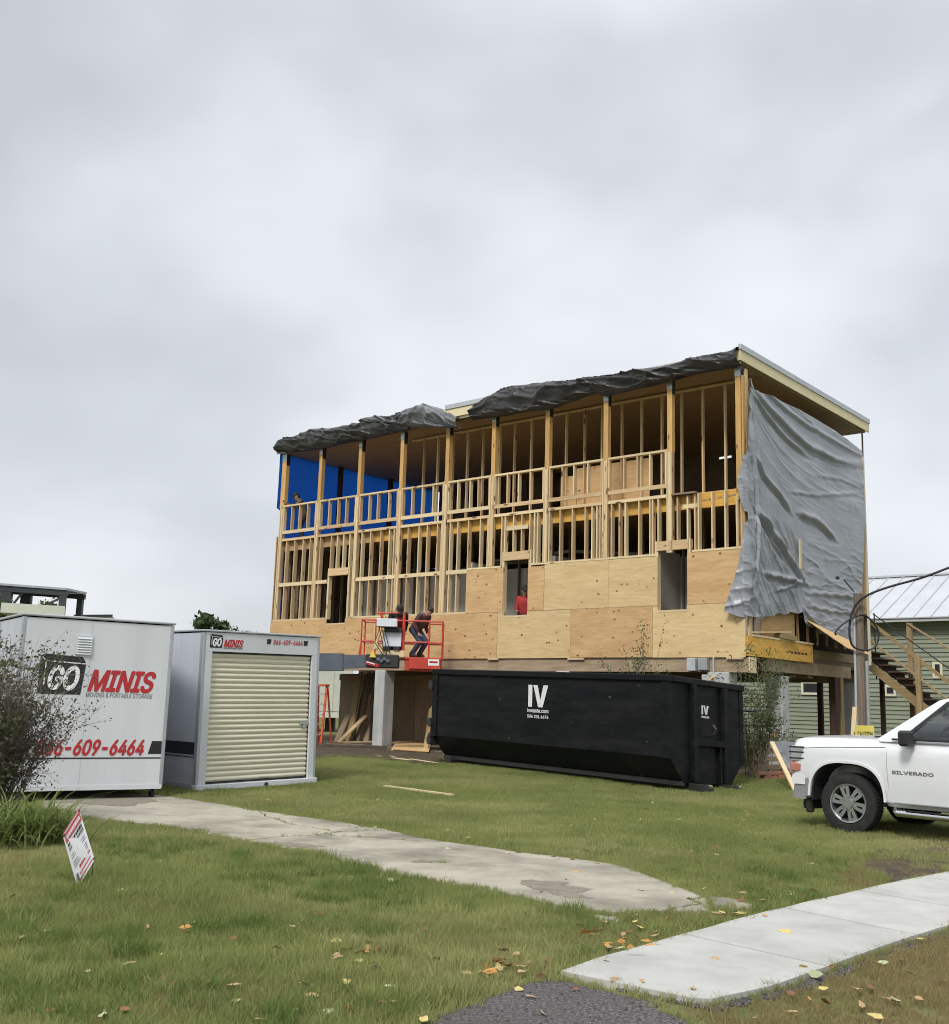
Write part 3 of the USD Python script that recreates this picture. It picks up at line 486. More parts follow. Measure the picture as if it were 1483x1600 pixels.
# lower wall studs, as the photo shows them bay by bay
low = dict(full=[16.96, 16.54, 16.12, 15.70, 15.34, 14.85, 12.90, 12.52, 12.08, 11.71, 11.50, 10.91, 10.47, 10.12, 9.72, 9.56, 9.22, 8.93, 8.52],
           high=[8.08, 7.80, 7.30, 6.16, 6.04, 5.65, 5.30, 4.90, 4.49, 4.28, 4.13, 4.03, 3.68, 3.44, 3.27, 2.87, 2.55, 2.46, 1.29, 1.19, 0.84, 0.49, 0.17, 0.06])
for s in low['full']: stud(s, 4.098, 6.715, 0.005)
for s in low['high']: stud(s, 5.337, 6.715 if s > 1.9 else 6.74, 0.005)
for a, b, c, d in DOORS:                                       # king and jack studs, header, sill, cripples
    full = a > 10
    for k in (0, 1):
        stud(b + .042 + .042 * k, c - (.0 if not full else -.14), d + (0.25 if k else 0), 0.008 + .003 * k, name='jack_stud', mat='pine_pale_v'); stud(a - .004 - .042 * k, c, d + (0.25 if k else 0), 0.008 + .003 * k, name='jack_stud', mat='pine_pale_v')
    obj('window_header', box(-b - .04, -a + .04, -0.008, 0.13, d + .002, d + .235), 'pine_h', house)
    obj('window_sill', box(-b - .003, -a + .003, -0.02, 0.14, c - .05, c - .002), 'pine_pale_h', house)
    for s in np.linspace(b + .02, a + .0, 4): stud(s, d + .24, 6.715, 0.004, name='cripple_stud')
for i in range(len(POSTS) - 1):                                # nailers between the studs and the double plate above
    a, b = POSTS[i] + .09, POSTS[i + 1] - .09
    if i < 8 or True:
        if a > 8.4:
            if i != 7: plate(a, b, 5.19, 5.305, -0.004, 0.035, 'nailer', 'pine_pale_h')
            else: plate(14.42, b, 5.19, 5.305, -0.004, 0.035, 'nailer', 'pine_pale_h')
        if i >= 1:
            plate(a, b, 6.72, 6.80, -0.003, 0.13, 'top_plate', pick(0, True)); plate(a, b, 6.965, 7.07, -0.004, 0.04, 'rail_bottom_plate', pick(0, True)); plate(a, b, 7.892, 7.945, -0.006, 0.135, 'rail_top_plate', 'pine_pale_h')
            n = int(round((b - a) / 0.41)); e = np.linspace(b - .002, a + .04, n + 1)
            for k, s in enumerate(e): stud(s + (rng.normal(0, .03) if 0 < k < n else 0), 7.072, 7.890, 0.0, 0.12, name='rail_stud')
plate(8.5, 9.3, 5.19, 5.305, -0.004, 0.035, 'nailer', 'pine_pale_h')
plate(1.22, 1.88, 6.745, 6.79, -0.06, 0.16, 'top_plate', 'weathered_h'); plate(1.22, 1.6, 6.40, 6.50, 0.02, 0.05, 'nailer', 'pine_pale_h')
plate(6.35, 7.1, 6.30, 6.42, 0.0, 0.035, 'nailer', 'pine_pale_h')
# rim: laminated beams behind the studs
for s0, s1, m in ((0.17, 1.86, 'lvl'), (1.87, 3.8, 'lvl'), (3.81, 7.4, 'lvl'), (7.41, 12.4, 'lvl'), (12.41, 16.9, 'osb_brown')):
    obj('rim_beam', box(-s1, -s0, 0.15, 0.195, 6.395 + .004 * (s0 > 2), 6.765), m, house)
# posts: pale lumber round them below the rail, stained timber with a black bracket above it
for i, s in enumerate(POSTS):
    z0 = 4.10 if s > 8.6 else 5.34
    w = 0.10 if 0 < i < 9 else 0.08
    if i == 0: z0 = 5.36
    ztop = 7.90 if i else 6.5
    for k in (-1, 1): stud(s + (k * .058) + .019, z0, ztop + (0.05 if k > 0 else 0) + rng.normal(0, .01), -0.012 if k > 0 else -0.008, 0.12, name='post_stud', mat=('pine_v', 'pine_pale_v')[int(k > 0)])
    obj('post', box(-s - .07 + (0 if i < 9 else -.08), -s + .07, 0.02, 0.16, ztop - .02, 9.72), 'post_v', house)
    if i: obj('lower_post', box(-s - .035, -s + .035, 0.0, 0.12, z0, ztop - .022), ('pine_v', 'pine_pale_v')[i % 2], house)
    for k in (0, 1): obj('post_bracket', box(-s - .075 - (.08 if i == 9 else 0), -s + .075, (-.0 + .012 if not k else 0.163), (0.018 if not k else 0.172), 9.50, 9.79), ('flashing_grey', 'steel_black')[k], house)
    obj('post_bracket', box(-s + .071, -s + .079, 0.018, 0.165, 9.36, 9.79), 'steel_black', house)
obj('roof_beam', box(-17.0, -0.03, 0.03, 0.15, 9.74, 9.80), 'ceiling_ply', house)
# left end corner
obj('corner_sheathing', box(-17.065, -17.04, 0.0, 0.30, 2.80, 6.9), 'plywood_brown', house)
# floors, roof, ceiling
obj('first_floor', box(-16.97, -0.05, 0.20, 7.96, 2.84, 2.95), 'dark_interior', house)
obj('second_floor', box(-16.97, -0.05, 0.20, 7.96, 6.70, 6.79), 'plywood_warm', house)
roof = obj('roof', box(-17.18, 0.015, -0.10, 8.12, 9.885, 10.13), 'flashing_grey', house)
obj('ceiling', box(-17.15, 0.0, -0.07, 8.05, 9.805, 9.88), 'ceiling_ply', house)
for k in range(0): obj('roof_joist', box(-16.9 + k * 1.25, -16.855 + k * 1.25, 0.2, 7.9, 9.72, 9.803), 'ceiling_ply', house)
# end fascia boards, flashing
y0, y1 = -0.16, 8.16
obj('end_fascia', box(0.032, 0.075, y0, y1, 9.83, 10.085), 'fascia_cream', house); obj('end_flashing', box(0.02, 0.10, y0 - .02, y1 + .02, 10.088, 10.225), 'flashing_grey', house)
obj('front_fascia', box(-17.2, 0.03, -0.155, -0.105, 9.83, 10.085), 'fascia_cream', house); obj('front_flashing', box(-9.4, -7.0, -0.185, 0.4, 10.09, 10.22), 'flashing_grey', house)
obj('front_trim', box(-17.2, 0.028, -0.10, -0.06, 9.76, 9.828), 'fascia_cream', house)
# stud wall set back behind the upper gallery
for k, s in enumerate(np.arange(0.42, 11.95, 0.61)):
    stud(s + rng.normal(0, .02), 6.80, 9.715, 1.05, 0.09, 0.04, name='inner_stud', mat=('pine_v', 'pine_pale_v')[k % 2])
plate(0.3, 11.9, 9.717, 9.758, 1.05, 1.14, 'inner_plate', 'pine_pale_h')
for s0, s1, z0, z1 in ((3.22, 4.42, 6.85, 8.10), (4.44, 5.55, 6.85, 8.09), (5.57, 6.1, 6.85, 7.9)): sheet(s0, s1, z0, z1, 'plywood_brown', 1.145, name='inner_panel')
for s in (16.4, 14.9, 13.2, 11.0): obj('back_post', box(-s - .08, -s + .08, 7.6, 7.76, 6.8, 9.8), 'brown_stain_v', house)
for d in (2.56, 5.1): obj('end_post', box(-17.0, -16.86, d, d + .14, 6.8, 9.8), 'brown_stain_v', house)
# closed back wall with the slots of daylight that show in the photo
g = Polygon([(-16.99, 2.95), (-0.06, 2.95), (-0.06, 9.8), (-16.99, 9.8)])
for x0, x1, z0, z1 in ((-10.78, -10.60, 9.0, 9.62), (-4.75, -4.30, 9.58, 9.66), (-1.25, -0.1, 9.0, 9.8)): g = g.difference(Polygon([(x0, z0), (x1, z0), (x1, z1), (x0, z1)]))
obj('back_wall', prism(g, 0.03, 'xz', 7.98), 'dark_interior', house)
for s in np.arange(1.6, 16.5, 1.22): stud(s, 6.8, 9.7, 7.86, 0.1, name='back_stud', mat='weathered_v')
# inside the lower storey
obj('partition', box(-15.4, -0.6, 2.1, 2.18, 2.951, 5.55), 'grey_drywall', house); obj('partition', box(-15.45, -15.37, 2.19, 7.9, 2.951, 6.3), 'grey_drywall', house)
for s in (2.9, 6.0, 9.0): obj('cross_wall', box(-s - .05, -s + .05, 0.75, 2.08, 2.952, 5.62), 'grey_drywall', house)
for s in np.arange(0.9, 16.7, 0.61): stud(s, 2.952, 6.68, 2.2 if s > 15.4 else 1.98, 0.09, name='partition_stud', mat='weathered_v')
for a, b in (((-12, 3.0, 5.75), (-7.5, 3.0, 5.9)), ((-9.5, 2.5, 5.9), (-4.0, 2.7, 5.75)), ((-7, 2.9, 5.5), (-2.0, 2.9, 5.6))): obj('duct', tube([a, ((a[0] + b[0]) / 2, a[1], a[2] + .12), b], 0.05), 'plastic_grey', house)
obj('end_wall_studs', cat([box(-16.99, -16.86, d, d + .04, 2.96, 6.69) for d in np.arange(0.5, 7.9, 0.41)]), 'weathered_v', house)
g = Polygon([(0.32, 2.955), (7.95, 2.955), (7.95, 6.69), (0.32, 6.69)]).difference(Polygon([(1.35, 4.5), (1.85, 4.5), (1.85, 5.2), (1.35, 5.2)]))
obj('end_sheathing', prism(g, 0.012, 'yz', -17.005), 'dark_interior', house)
# right end: framing behind the tarp and the open floor edge under it
obj('corner_stud', box(0.0, 0.038, 0.0, 0.13, 4.05, 9.5), 'post_v', house); obj('corner_stud', box(0.001, 0.04, 0.14, 0.27, 3.2, 9.7), 'pine_v', house); obj('corner_trim', box(0.0, 0.05, 7.66, 7.74, 2.95, 9.0), 'trim_cream', house)
for d in np.arange(0.7, 8, 0.61): obj('end_stud', box(-0.145, -0.105, d, d + .09, 3.32, 8.6), 'pine_v', house)
obj('end_panel', box(-0.10, -0.085, 0.5, 7.9, 4.4, 8.7), 'plywood_brown', house)
obj('end_rim', box(0.0, 0.045, 0.05, 3.70, 2.83, 3.285), 'lvl_end', house); obj('end_rim', box(-0.10, -0.06, 3.3, 7.6, 2.86, 3.12), 'brown_stain_h', house)
obj('end_rim', box(-0.06, -0.01, 3.72, 7.4, 2.95, 3.18), 'weathered_h', house)
obj('end_plate', box(-0.10, 0.06, 0.3, 3.72, 3.288, 3.33), 'pine_pale_v', house)
obj('end_beam', box(-0.22, -0.05, 1.2, 6.45, 2.53, 2.855), 'beam_tan', house)
for d in (0.9, 1.6, 2.4, 3.2, 4.0, 4.8, 5.6): obj('floor_joist', box(-2.2, -0.24, d, d + .05, 2.60, 2.78), 'weathered_h', house)
for d0, d1, z0, z1, m, x in ((0.95, 2.25, 3.34, 4.35, 'ply_end', -0.08), (2.32, 2.95, 3.34, 4.4, 'ply_end', -0.11)): obj('end_panel', box(x, x + .015, d0, d1, z0, z1), m, house)
v = np.array([(0.02, 3.05, 3.98), (0.02, 5.9, 3.62), (0.85, 5.6, 3.12), (0.85, 3.95, 3.22)]); obj('loose_panel', tri(np.vstack([v, v - [0, 0, .015]]), [[0,1,2,3],[7,6,5,4],[0,4,5,1],[1,5,6,2],[2,6,7,3],[3,7,4,0]]), 'ply_end', house)
obj('loose_board', bar((0.02, 0.3, 3.38), (0.06, 2.3, 3.52), 0.09, 0.04), 'pine_v', house); obj('loose_board', bar((0.02, 1.7, 3.4), (0.06, 2.55, 3.37), 0.14, 0.12), 'treated_h', house)
for d, m in ((5.25, 'brown_stain_v'), (5.62, 'treated_v')): obj('end_support', box(-0.2, -0.02, d, d + .2, 0.1, 2.52), m, house)
# lettering on the beams
st = lambda s, h, o, w, m: obj('lettering', text(s, h, o, (1, 0, 0), (0, 0, 1), w, depth=0.003), m, house)
hx = lambda s: (-s, 0.1485, 0)
obj('beam_stamp', cat([box(-s - .06, -s + .05, 0.1465, 0.15, 6.56 + k * .012, 6.60 + k * .012) for k, s in enumerate((1.08, 0.93, 0.66, 0.42, 0.30))] + [box(-s - .11, -s + .1, 0.1465, 0.15, 6.585, 6.60) for s in (4.6, 4.1, 10.2, 9.8, 6.7)]), 'weathered_h', house)
obj('beam_stamp', cat([box(0.046, 0.049, 2.35 + k * .21, 2.35 + k * .21 + .15, 3.005 - .0 * k, 3.055) for k in range(5)]), 'brown_stain_v', house)
# ------------------------------------------------------------------ tarpaulins
def interp(pts, x): p = np.array(sorted(pts)); return np.interp(x, p[:, 0], p[:, 1])
def grid_mesh(P):
    n, m = P.shape[:2]; q = [[i * m + j, i * m + j + 1, (i + 1) * m + j + 1, (i + 1) * m + j] for i in range(n - 1) for j in range(m - 1)]
    return tri(P.reshape(-1, 3), q)
def HH(P): return O0 + P[..., :1] * EX + P[..., 1:2] * EY + P[..., 2:3] * np.array([0, 0, 1.0])
def eave_tarp(top_px, bot_px, seed, n=300, thick=0.05, back=1.3, puff=0.0):
    T = [fac(x, y, -0.25) for x, y in top_px]; B = [fac(x, y, -0.16) for x, y in bot_px]
    x0, x1 = max(min(t[0] for t in T), min(b[0] for b in B)), min(max(t[0] for t in T), max(b[0] for b in B))
    xs = np.linspace(x0, x1, n); m = 64; P = np.zeros((n, m, 3)); q = np.linspace(0, 1, m)
    for i, x in enumerate(xs):
        zt, zb = interp(T, x), interp(B, x)
        prof = np.array([(back, 10.24), (0.55, max(10.27, zt - .12)), (0.12, zt - .03), (-0.16, zt - .01), (-0.30, zt - .14 * (zt - zb)), (-0.33, zt - .45 * (zt - zb)), (-0.25, zt - .8 * (zt - zb)), (-0.16, zb + .02), (-0.10, zb), (-0.06, zb + .05)])
        k = np.linspace(0, 1, len(prof)); P[i, :, 0] = x; P[i, :, 1] = np.interp(q, k, prof[:, 0]); P[i, :, 2] = np.interp(q, k, prof[:, 1])
    # folds run slantwise along the roll
    U = np.stack([P[..., 0] * 0.55 + q[None, :] * 1.6, q[None, :] * 5.0 - P[..., 0] * 0.8, P[..., 0] * 0 + seed], -1)
    f = meshkit.fbm(U, 4, seed) - 0.5
    rdg = 1 - np.abs(2 * meshkit.noise(np.stack([P[..., 0] * 1.3 + q * 2.5, q[None, :] * 3.6 - P[..., 0] * .9, P[..., 0] * 0 + seed + 9], -1)) - 1)
    env = np.clip(np.minimum((q - .12) * 6, (1 - q) * 7), 0, 1)[None, :]
    cr_ = lambda sx, sq, k: (1 - np.abs(2 * meshkit.noise(np.stack([P[..., 0] * sx + q[None, :] * 1.2, q[None, :] * sq - P[..., 0] * sx * .8 + f, P[..., 0] * 0 + seed + k], -1), k) - 1)) ** 5
    d = (f * 0.20 + (rdg ** 5) * 0.10 + cr_(.9, 7, 2) * .09 + cr_(2.2, 13, 3) * .045 - .03) * env
    P[..., 1] -= d * 0.8; P[..., 2] += d * 0.35 * (1 - q)[None, :]
    return grid_mesh(HH(P))
top('black_tarpaulin', eave_tarp([(1156, 541), (1150, 543), (1100, 554), (1040, 569), (970, 583), (900, 592), (850, 596), (800, 601), (765, 613), (745, 630), (737, 641)], [(1156, 570), (1150, 573), (1090, 584), (1040, 598), (985, 611), (945, 619), (930, 614), (860, 638), (800, 647), (770, 652), (737, 658)], 3), 'tarp_black',
    'black tarpaulin bunched along the right half of the roof edge', 'tarpaulin', smooth=True)
top('black_tarpaulin', eave_tarp([(431, 694), (437, 686), (447, 682), (490, 669), (500, 668), (515, 668), (560, 660), (600, 652), (640, 640)], [(431, 708), (440, 706), (455, 708), (500, 701), (560, 689), (625, 674), (640, 672)], 8), 'tarp_black',
    'black tarpaulin wrapped over the left end of the roof edge', 'tarpaulin', smooth=True)
top('grey_tarpaulin', eave_tarp([(564, 657), (572, 651), (590, 648), (605, 650), (625, 643), (645, 633), (660, 630), (680, 634), (700, 644), (716, 653)], [(564, 662), (600, 664), (640, 668), (680, 668), (716, 669)], 15, 140), 'tarp_dark_grey',
    'grey tarpaulin humped on the roof edge between the two black tarpaulins', 'tarpaulin', smooth=True)
# silver sheet over the right end wall, wrapped round the front corner
def fold_points(px): return np.array([endw(x, y, 0.06) for x, y in px])
FOLDS = [(fold_points(p), w, a) for p, w, a in (
    ([(1173, 607), (1200, 640), (1232, 674), (1262, 701), (1300, 719), (1345, 731)], 0.16, 0.16), ([(1172, 615), (1195, 650), (1225, 686), (1262, 716)], 0.13, 0.12), ([(1185, 605), (1225, 640), (1262, 668), (1300, 690), (1345, 714)], 0.12, 0.09),
    ([(1177, 712), (1190, 745), (1215, 775), (1232, 803)], 0.14, 0.13), ([(1178, 798), (1200, 832), (1225, 870), (1254, 912)], 0.17, 0.20), ([(1185, 806), (1205, 850), (1230, 888)], 0.10, 0.09),
    ([(1190, 898), (1230, 908), (1256, 915)], 0.12, 0.14), ([(1243, 804), (1272, 816), (1302, 846)], 0.16, 0.15), ([(1210, 925), (1235, 916), (1252, 905)], .09, .10), ([(1168, 640), (1171, 690), (1176, 740), (1180, 800), (1178, 860), (1174, 920)], .10, .12),
    ([(1256, 928), (1300, 931), (1338, 935)], .12, .09), ([(1258, 948), (1300, 957), (1335, 960)], .09, .08), ([(1250, 953), (1270, 975), (1290, 1000)], .09, .09), ([(1230, 770), (1270, 776), (1340, 772)], .09, .05), ([(1275, 745), (1310, 750), (1344, 765)], .10, .05))]
LEFT = [(9.62, 0.34), (9.3, 0.28), (8.9, 0.20), (7.7, 0.04), (6.9, -0.16), (6.5, -0.10), (6.1, 0.02), (5.4, -0.06), (4.8, -0.20), (4.3, -0.40), (3.78, -0.62)]
RIGHT = [(9.6, 7.5), (8.9, 7.42), (7.3, 7.40), (4.9, 6.95), (3.3, 6.25)]
TOPE = [(-1, 9.6), (0.3, 9.55)] + sorted(tuple(endw(x, y, .08)) for x, y in ((1176, 609), (1197, 616), (1221, 627), (1248, 640), (1272, 653), (1306, 674), (1339, 698), (1346, 704))) + [(9, 8.9)]
BOTE = [(-1, 3.80), (-.62, 3.82), (-.1, 3.72), (0.6, 3.70), (1.3, 3.86), (2.2, 3.98), (2.95, 4.05), (3.05, 3.80), (4.0, 3.62), (5.0, 3.47), (6.3, 3.38), (8, 3.35)]
nu, nv = 280, 300; P = np.zeros((nv, nu, 3)); U = np.linspace(0, 1, nu)
for j, vv in enumerate(np.linspace(0, 1, nv)):
    w = np.zeros(nu); z = 9.6 * vv + 3.6 * (1 - vv) + np.zeros(nu)
    for it in range(6):
        l, r_ = np.interp(z, *zip(*sorted(LEFT))), np.interp(z, *zip(*sorted(RIGHT))); w = l + (r_ - l) * U
        z = np.interp(w, *zip(*BOTE)) * (1 - vv) + np.interp(w, *zip(*TOPE)) * vv
    q2 = np.stack([w, z], -1); h = np.zeros(nu)
    for fp, wd, am in FOLDS:
        best = np.full(nu, 9.0); side = np.zeros(nu); along = np.zeros(nu); tot = len(fp) - 1
        for k in range(len(fp) - 1):
            a, b = fp[k], fp[k + 1]; d = b - a; t_ = np.clip(((q2 - a) @ d) / (d @ d), 0, 1); c = a + t_[:, None] * d; e = q2 - c; dist = np.hypot(*e.T); m = dist < best
            side = np.where(m, np.sign(d[0] * e[:, 1] - d[1] * e[:, 0]), side); along = np.where(m, (k + t_) / tot, along); best = np.minimum(best, dist)
        s_ = side * best / (wd * .6); fade = np.clip(np.minimum(along * 6 + .25, (1 - along) * 5 + .15), 0, 1)
        h += .62 * am * fade * (s_ * np.exp(-s_ ** 2) * 1.6 + 0.5 * np.exp(-(s_ * 2.2) ** 2))
    fb = meshkit.fbm(np.stack([w * 0.9 + z * .35, z * 1.5, w * 0], -1), 5, 5) - 0.5; fb2 = 1 - np.abs(2 * meshkit.noise(np.stack([w * 1.9 + z * 1.1, z * 2.6 - w * .8, w * 0 + 4], -1)) - 1)
    low = np.clip((4.6 - z) / 1.0, 0, 1) + np.clip((0.7 - w) / 0.8, 0, 1)
    h += fb * (0.045 + 0.07 * low) + fb2 ** 4 * (0.0 + 0.03 * low) + 0.10 * np.sin(np.clip((z - 3.6) / 5, 0, 1) * PI) * np.clip(w / 3, 0, 1) * .6
    def crease(c, along, sc, sa, seed): return (1 - np.abs(2 * meshkit.noise(np.stack([c * sc + .35 * meshkit.noise(np.stack([along * .8, c * .5, c * 0 + seed], -1)), along * sa, c * 0 + seed], -1), seed) - 1)) ** 4
    c1 = z + 1.9 * (1 - np.exp(-np.maximum(w, 0) / 1.7)); up_ = np.clip((z - 6.3) / 1.2, 0, 1); lf_ = np.clip((3.0 - w) / .6, 0, 1) * np.clip((6.4 - z) / .4, 0, 1) * np.clip((w + .1) * 5, 0, 1); rt_ = np.clip((w - 2.8) / .6, 0, 1) * np.clip((6.6 - z) / 1, 0, 1)
    h += .030 * up_ * (crease(c1, w, 2.6, .35, 3) + .6 * crease(c1, w, 6.5, .7, 4)) + .045 * lf_ * (crease(z + .9 * w, w, 2.8, .5, 5) + .6 * crease(z + 1.3 * w, z, 7.0, .7, 6)) + .030 * rt_ * (crease(z + .08 * w, w, 3.2, .4, 7) + .7 * crease(z - .05 * w, w, 8.0, .8, 8)) + .05 * np.clip((.9 - w) / .7, 0, 1) * crease(w * 1.2 + .2 * z, z, 3.2, 1.1, 9)
    bend = np.where(w > 0.12, 0.07, 0.07)
    X = np.where(w > 0, 0.085 + h, 0.06 + w * 0.78 + h * .3); Y = np.where(w > 0, w, -0.05 - 0.10 * np.clip(-w * 4, 0, 1) - np.maximum(h, -.03) - 0.12 * np.clip(-w, 0, 1)); X = np.maximum(X, np.where(w > 0, 0.055, -9))
    P[j] = np.stack([X, Y, z + 0.02 * np.sin(w * 9) * (1 - vv)], -1)
top('silver_tarpaulin', grid_mesh(HH(P)[:, ::-1]), 'tarp_silver', 'large silver grey tarpaulin hanging creased over the right end wall', 'tarpaulin', smooth=True)
b0, b1 = endw(1247, 843, 0.16), endw(1250, 890, 0.16)
bt = thing('batten', 'short pale wooden batten nailed upright over the silver tarpaulin', 'batten', H(0.20, b0[0], 0), T0); obj('strip', box(0.0, 0.03, -.05, .05, b1[1], b0[1]), 'pine_pale_v', bt)
# blue sheet at the left end
ny, nz = 60, 40; P = np.zeros((nz, ny, 3))
for j, z in enumerate(np.linspace(4.0, 9.82, nz)):
    y = np.linspace(-0.05 if z > 7.85 else 0.32, 7.95, ny); hh = 0.10 * (meshkit.fbm(np.stack([y * .8, 0 * y + z * .9, y * 0], -1), 4, 2) - .5)
    P[j] = np.stack([-17.075 - np.abs(hh) * .6, y, 0 * y + z], -1)
top('blue_tarpaulin', grid_mesh(HH(P)), 'tarp_blue', 'blue tarpaulin closing the left end of the upper storey', 'tarpaulin', smooth=True)
# ------------------------------------------------------------------ portable storage containers (local X along the front face, Y to the back)
def slat_profile(n, x0, x1, z0, z1, y):
    """A roll-up door: a list of ribbed slats."""
    out = []; h = (z1 - z0) / n
    for k in range(n):
        a = z0 + k * h; pr = [(0, a + .002), (-.004, a + .012), (-.022, a + h * .30), (-.026, a + h * .5), (-.022, a + h * .70), (-.004, a + h - .012), (0, a + h - .002)]
        V = [(x, y + p, z) for p, z in pr for x in (x0, x1)] + [(x0, y + .02, a + .002), (x1, y + .02, a + .002), (x0, y + .02, a + h - .002), (x1, y + .02, a + h - .002)]
        m = len(pr); F = [[2 * i, 2 * i + 1, 2 * i + 3, 2 * i + 2] for i in range(m - 1)] + [[2 * m + 1, 1, 0, 2 * m], [2 * m - 2, 2 * m - 1, 2 * m + 3, 2 * m + 2]]
        out.append(tri(V, F))
    return out
def logo(parent, x0, z0, h, wall_y, grey=True):
    """The black box lettered GO, the red italic word beside it and the grey line below; h = box height."""
    k = h; y = wall_y
    pol = lambda pts, m, off, nm: obj(nm, prism([(x0 + a * k, z0 + b * k) for a, b in pts], .003, 'xz', y - off - .003), m, parent)
    pol([(-.23, .02), (-.09, 0.0), (1.05, 0.0), (1.15, .96), (1.09, 1.06), (1.02, 1.16), (-.08, 1.22), (-.23, 1.16)], 'decal_black', .0005, 'logo_box')
    pol([(-.185, 1.10), (-.16, 1.09), (-.06, .985), (1.165, .935), (1.16, .965), (-.06, 1.02), (-.155, 1.13)], 'decal_white', .0045, 'logo_edge')
    pol([(-.065, .96), (-.04, .96), (-.04, .28), (-.08, .28)], 'decal_white', .0045, 'logo_edge')
    obj('logo_word', text('GO', k * .66, (x0 + .0 * k, y - .004, z0 + .17 * k), (1, 0, 0), (0, 0, 1), k * .92, .16, depth=.004, heavy=.05), 'decal_white', parent)
    obj('logo_word', text('MINIS', k * .62, (x0 + 1.25 * k, y - .0005, z0 + .14 * k), (1, 0, 0), (0, 0, 1), k * 2.02, .24, depth=.004, heavy=.035), 'decal_red', parent)
    obj('logo_line', text('MOVING & PORTABLE STORAGE', k * .135, (x0 + 1.22 * k, y - .0005, z0 - .06 * k), (1, 0, 0), (0, 0, 1), k * 2.08, .1, bold=False, depth=.003), 'decal_grey', parent)
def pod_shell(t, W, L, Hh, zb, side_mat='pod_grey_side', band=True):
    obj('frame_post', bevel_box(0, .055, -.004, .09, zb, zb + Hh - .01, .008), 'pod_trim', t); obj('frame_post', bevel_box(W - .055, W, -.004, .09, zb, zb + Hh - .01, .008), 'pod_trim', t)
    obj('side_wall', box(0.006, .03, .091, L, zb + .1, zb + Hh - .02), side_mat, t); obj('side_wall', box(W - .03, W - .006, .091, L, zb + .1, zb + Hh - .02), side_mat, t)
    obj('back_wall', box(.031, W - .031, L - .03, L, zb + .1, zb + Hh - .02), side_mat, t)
    obj('base_frame', box(0.0, W, .092, L, zb, zb + .098), 'pod_trim', t)
    obj('roof', bevel_box(-.02, W + .02, -.02, L + .02, zb + Hh, zb + Hh + .035, .01), 'pod_trim', t)
    for x in (-.001, W - .005): obj('stripe', box(x, x + .006, .092, L - .1, zb + .58, zb + .78), 'decal_black', t); obj('stripe', box(x, x + .006, .092, L - .1, zb + .535, zb + .55), 'decal_black', t)
# the left one: lettered white end wall, standing on castors
A = thing('storage_container', 'white storage container with large red lettering on its blank end wall', 'container', (-6.52, 15.57, 0), 0.595)
W, Hh, zb, L = 2.25, 2.49, 0.163, 3.0
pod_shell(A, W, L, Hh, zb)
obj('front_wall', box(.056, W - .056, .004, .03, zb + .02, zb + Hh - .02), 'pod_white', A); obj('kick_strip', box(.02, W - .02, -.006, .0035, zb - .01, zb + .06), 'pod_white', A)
for x in (1.0,): obj('panel_seam', box(x, x + .004, .0025, .0045, zb + .08, zb + Hh - .05), 'pod_trim', A)
def pA(px, py):                                              # photograph point on the front face
    d = ray(px, py); u = np.array([math.cos(.595), math.sin(.595), 0]); n = np.array([-u[1], u[0], 0]); o = np.array([-6.52, 15.57, 0]); e = np.array([0, 0, EYE]); k = ((o - e) @ n) / (d @ n); P = e + d * k - o; return P @ u, P[2]
c0, c1 = pA(70, 1084), pA(135, 1035); logo(A, c0[0], c0[1], (c1[1] - c0[1]) / 1.0, .004)
a, b = pA(52, 1183), pA(226, 1179); hgt = pA(140, 1158)[1] - pA(140, 1181)[1]
obj('phone_number', text('866-609-6464', hgt, (a[0], .0035, a[1] + .03), (1, 0, 0), (0, 0, 1), b[0] - a[0] - .03, .2, heavy=.035), 'decal_red', A)
r0, r1 = pA(231, 1178), pA(253, 1158); zlo, zhi = r0[1], r1[1]
obj('stripe', prism([(r0[0], zlo), (W - .06, zlo), (W - .06, zhi), (r0[0] + .05, zhi)], .003, 'xz', .0005), 'decal_black', A); obj('stripe', prism([(.06, zlo), (a[0] - .08, zlo), (a[0] - .03, zhi), (.06, zhi)], .003, 'xz', .0005), 'decal_black', A)
obj('stripe', box(.06, W - .06, .0005, .0035, zlo - .07, zlo - .05), 'decal_black', A)
v0, v1 = pA(117, 1022), pA(146, 993)
vent = obj('vent', box(v0[0], v1[0], -.012, .003, v0[1], v1[1]), 'pod_white', A)
for k in range(7): z = v0[1] + (v1[1] - v0[1]) * (k + .6) / 7.6; obj('louvre', tri([(v0[0] + .015, -.013, z), (v1[0] - .015, -.013, z), (v1[0] - .015, -.03, z - .022), (v0[0] + .015, -.03, z - .022)], [[0, 1, 2, 3]]), 'pod_white', vent)
for x, y in ((W - .12, .12), (.2, .12), (W - .15, L - .2), (.2, L - .2)):
    c = obj('castor', cyl(.075, .05, 20, (x, y, .085), 'x'), 'tyre_rubber', A); obj('castor_fork', box(x - .04, x + .04, y - .03, y + .05, .12, zb), 'pod_trim', c)
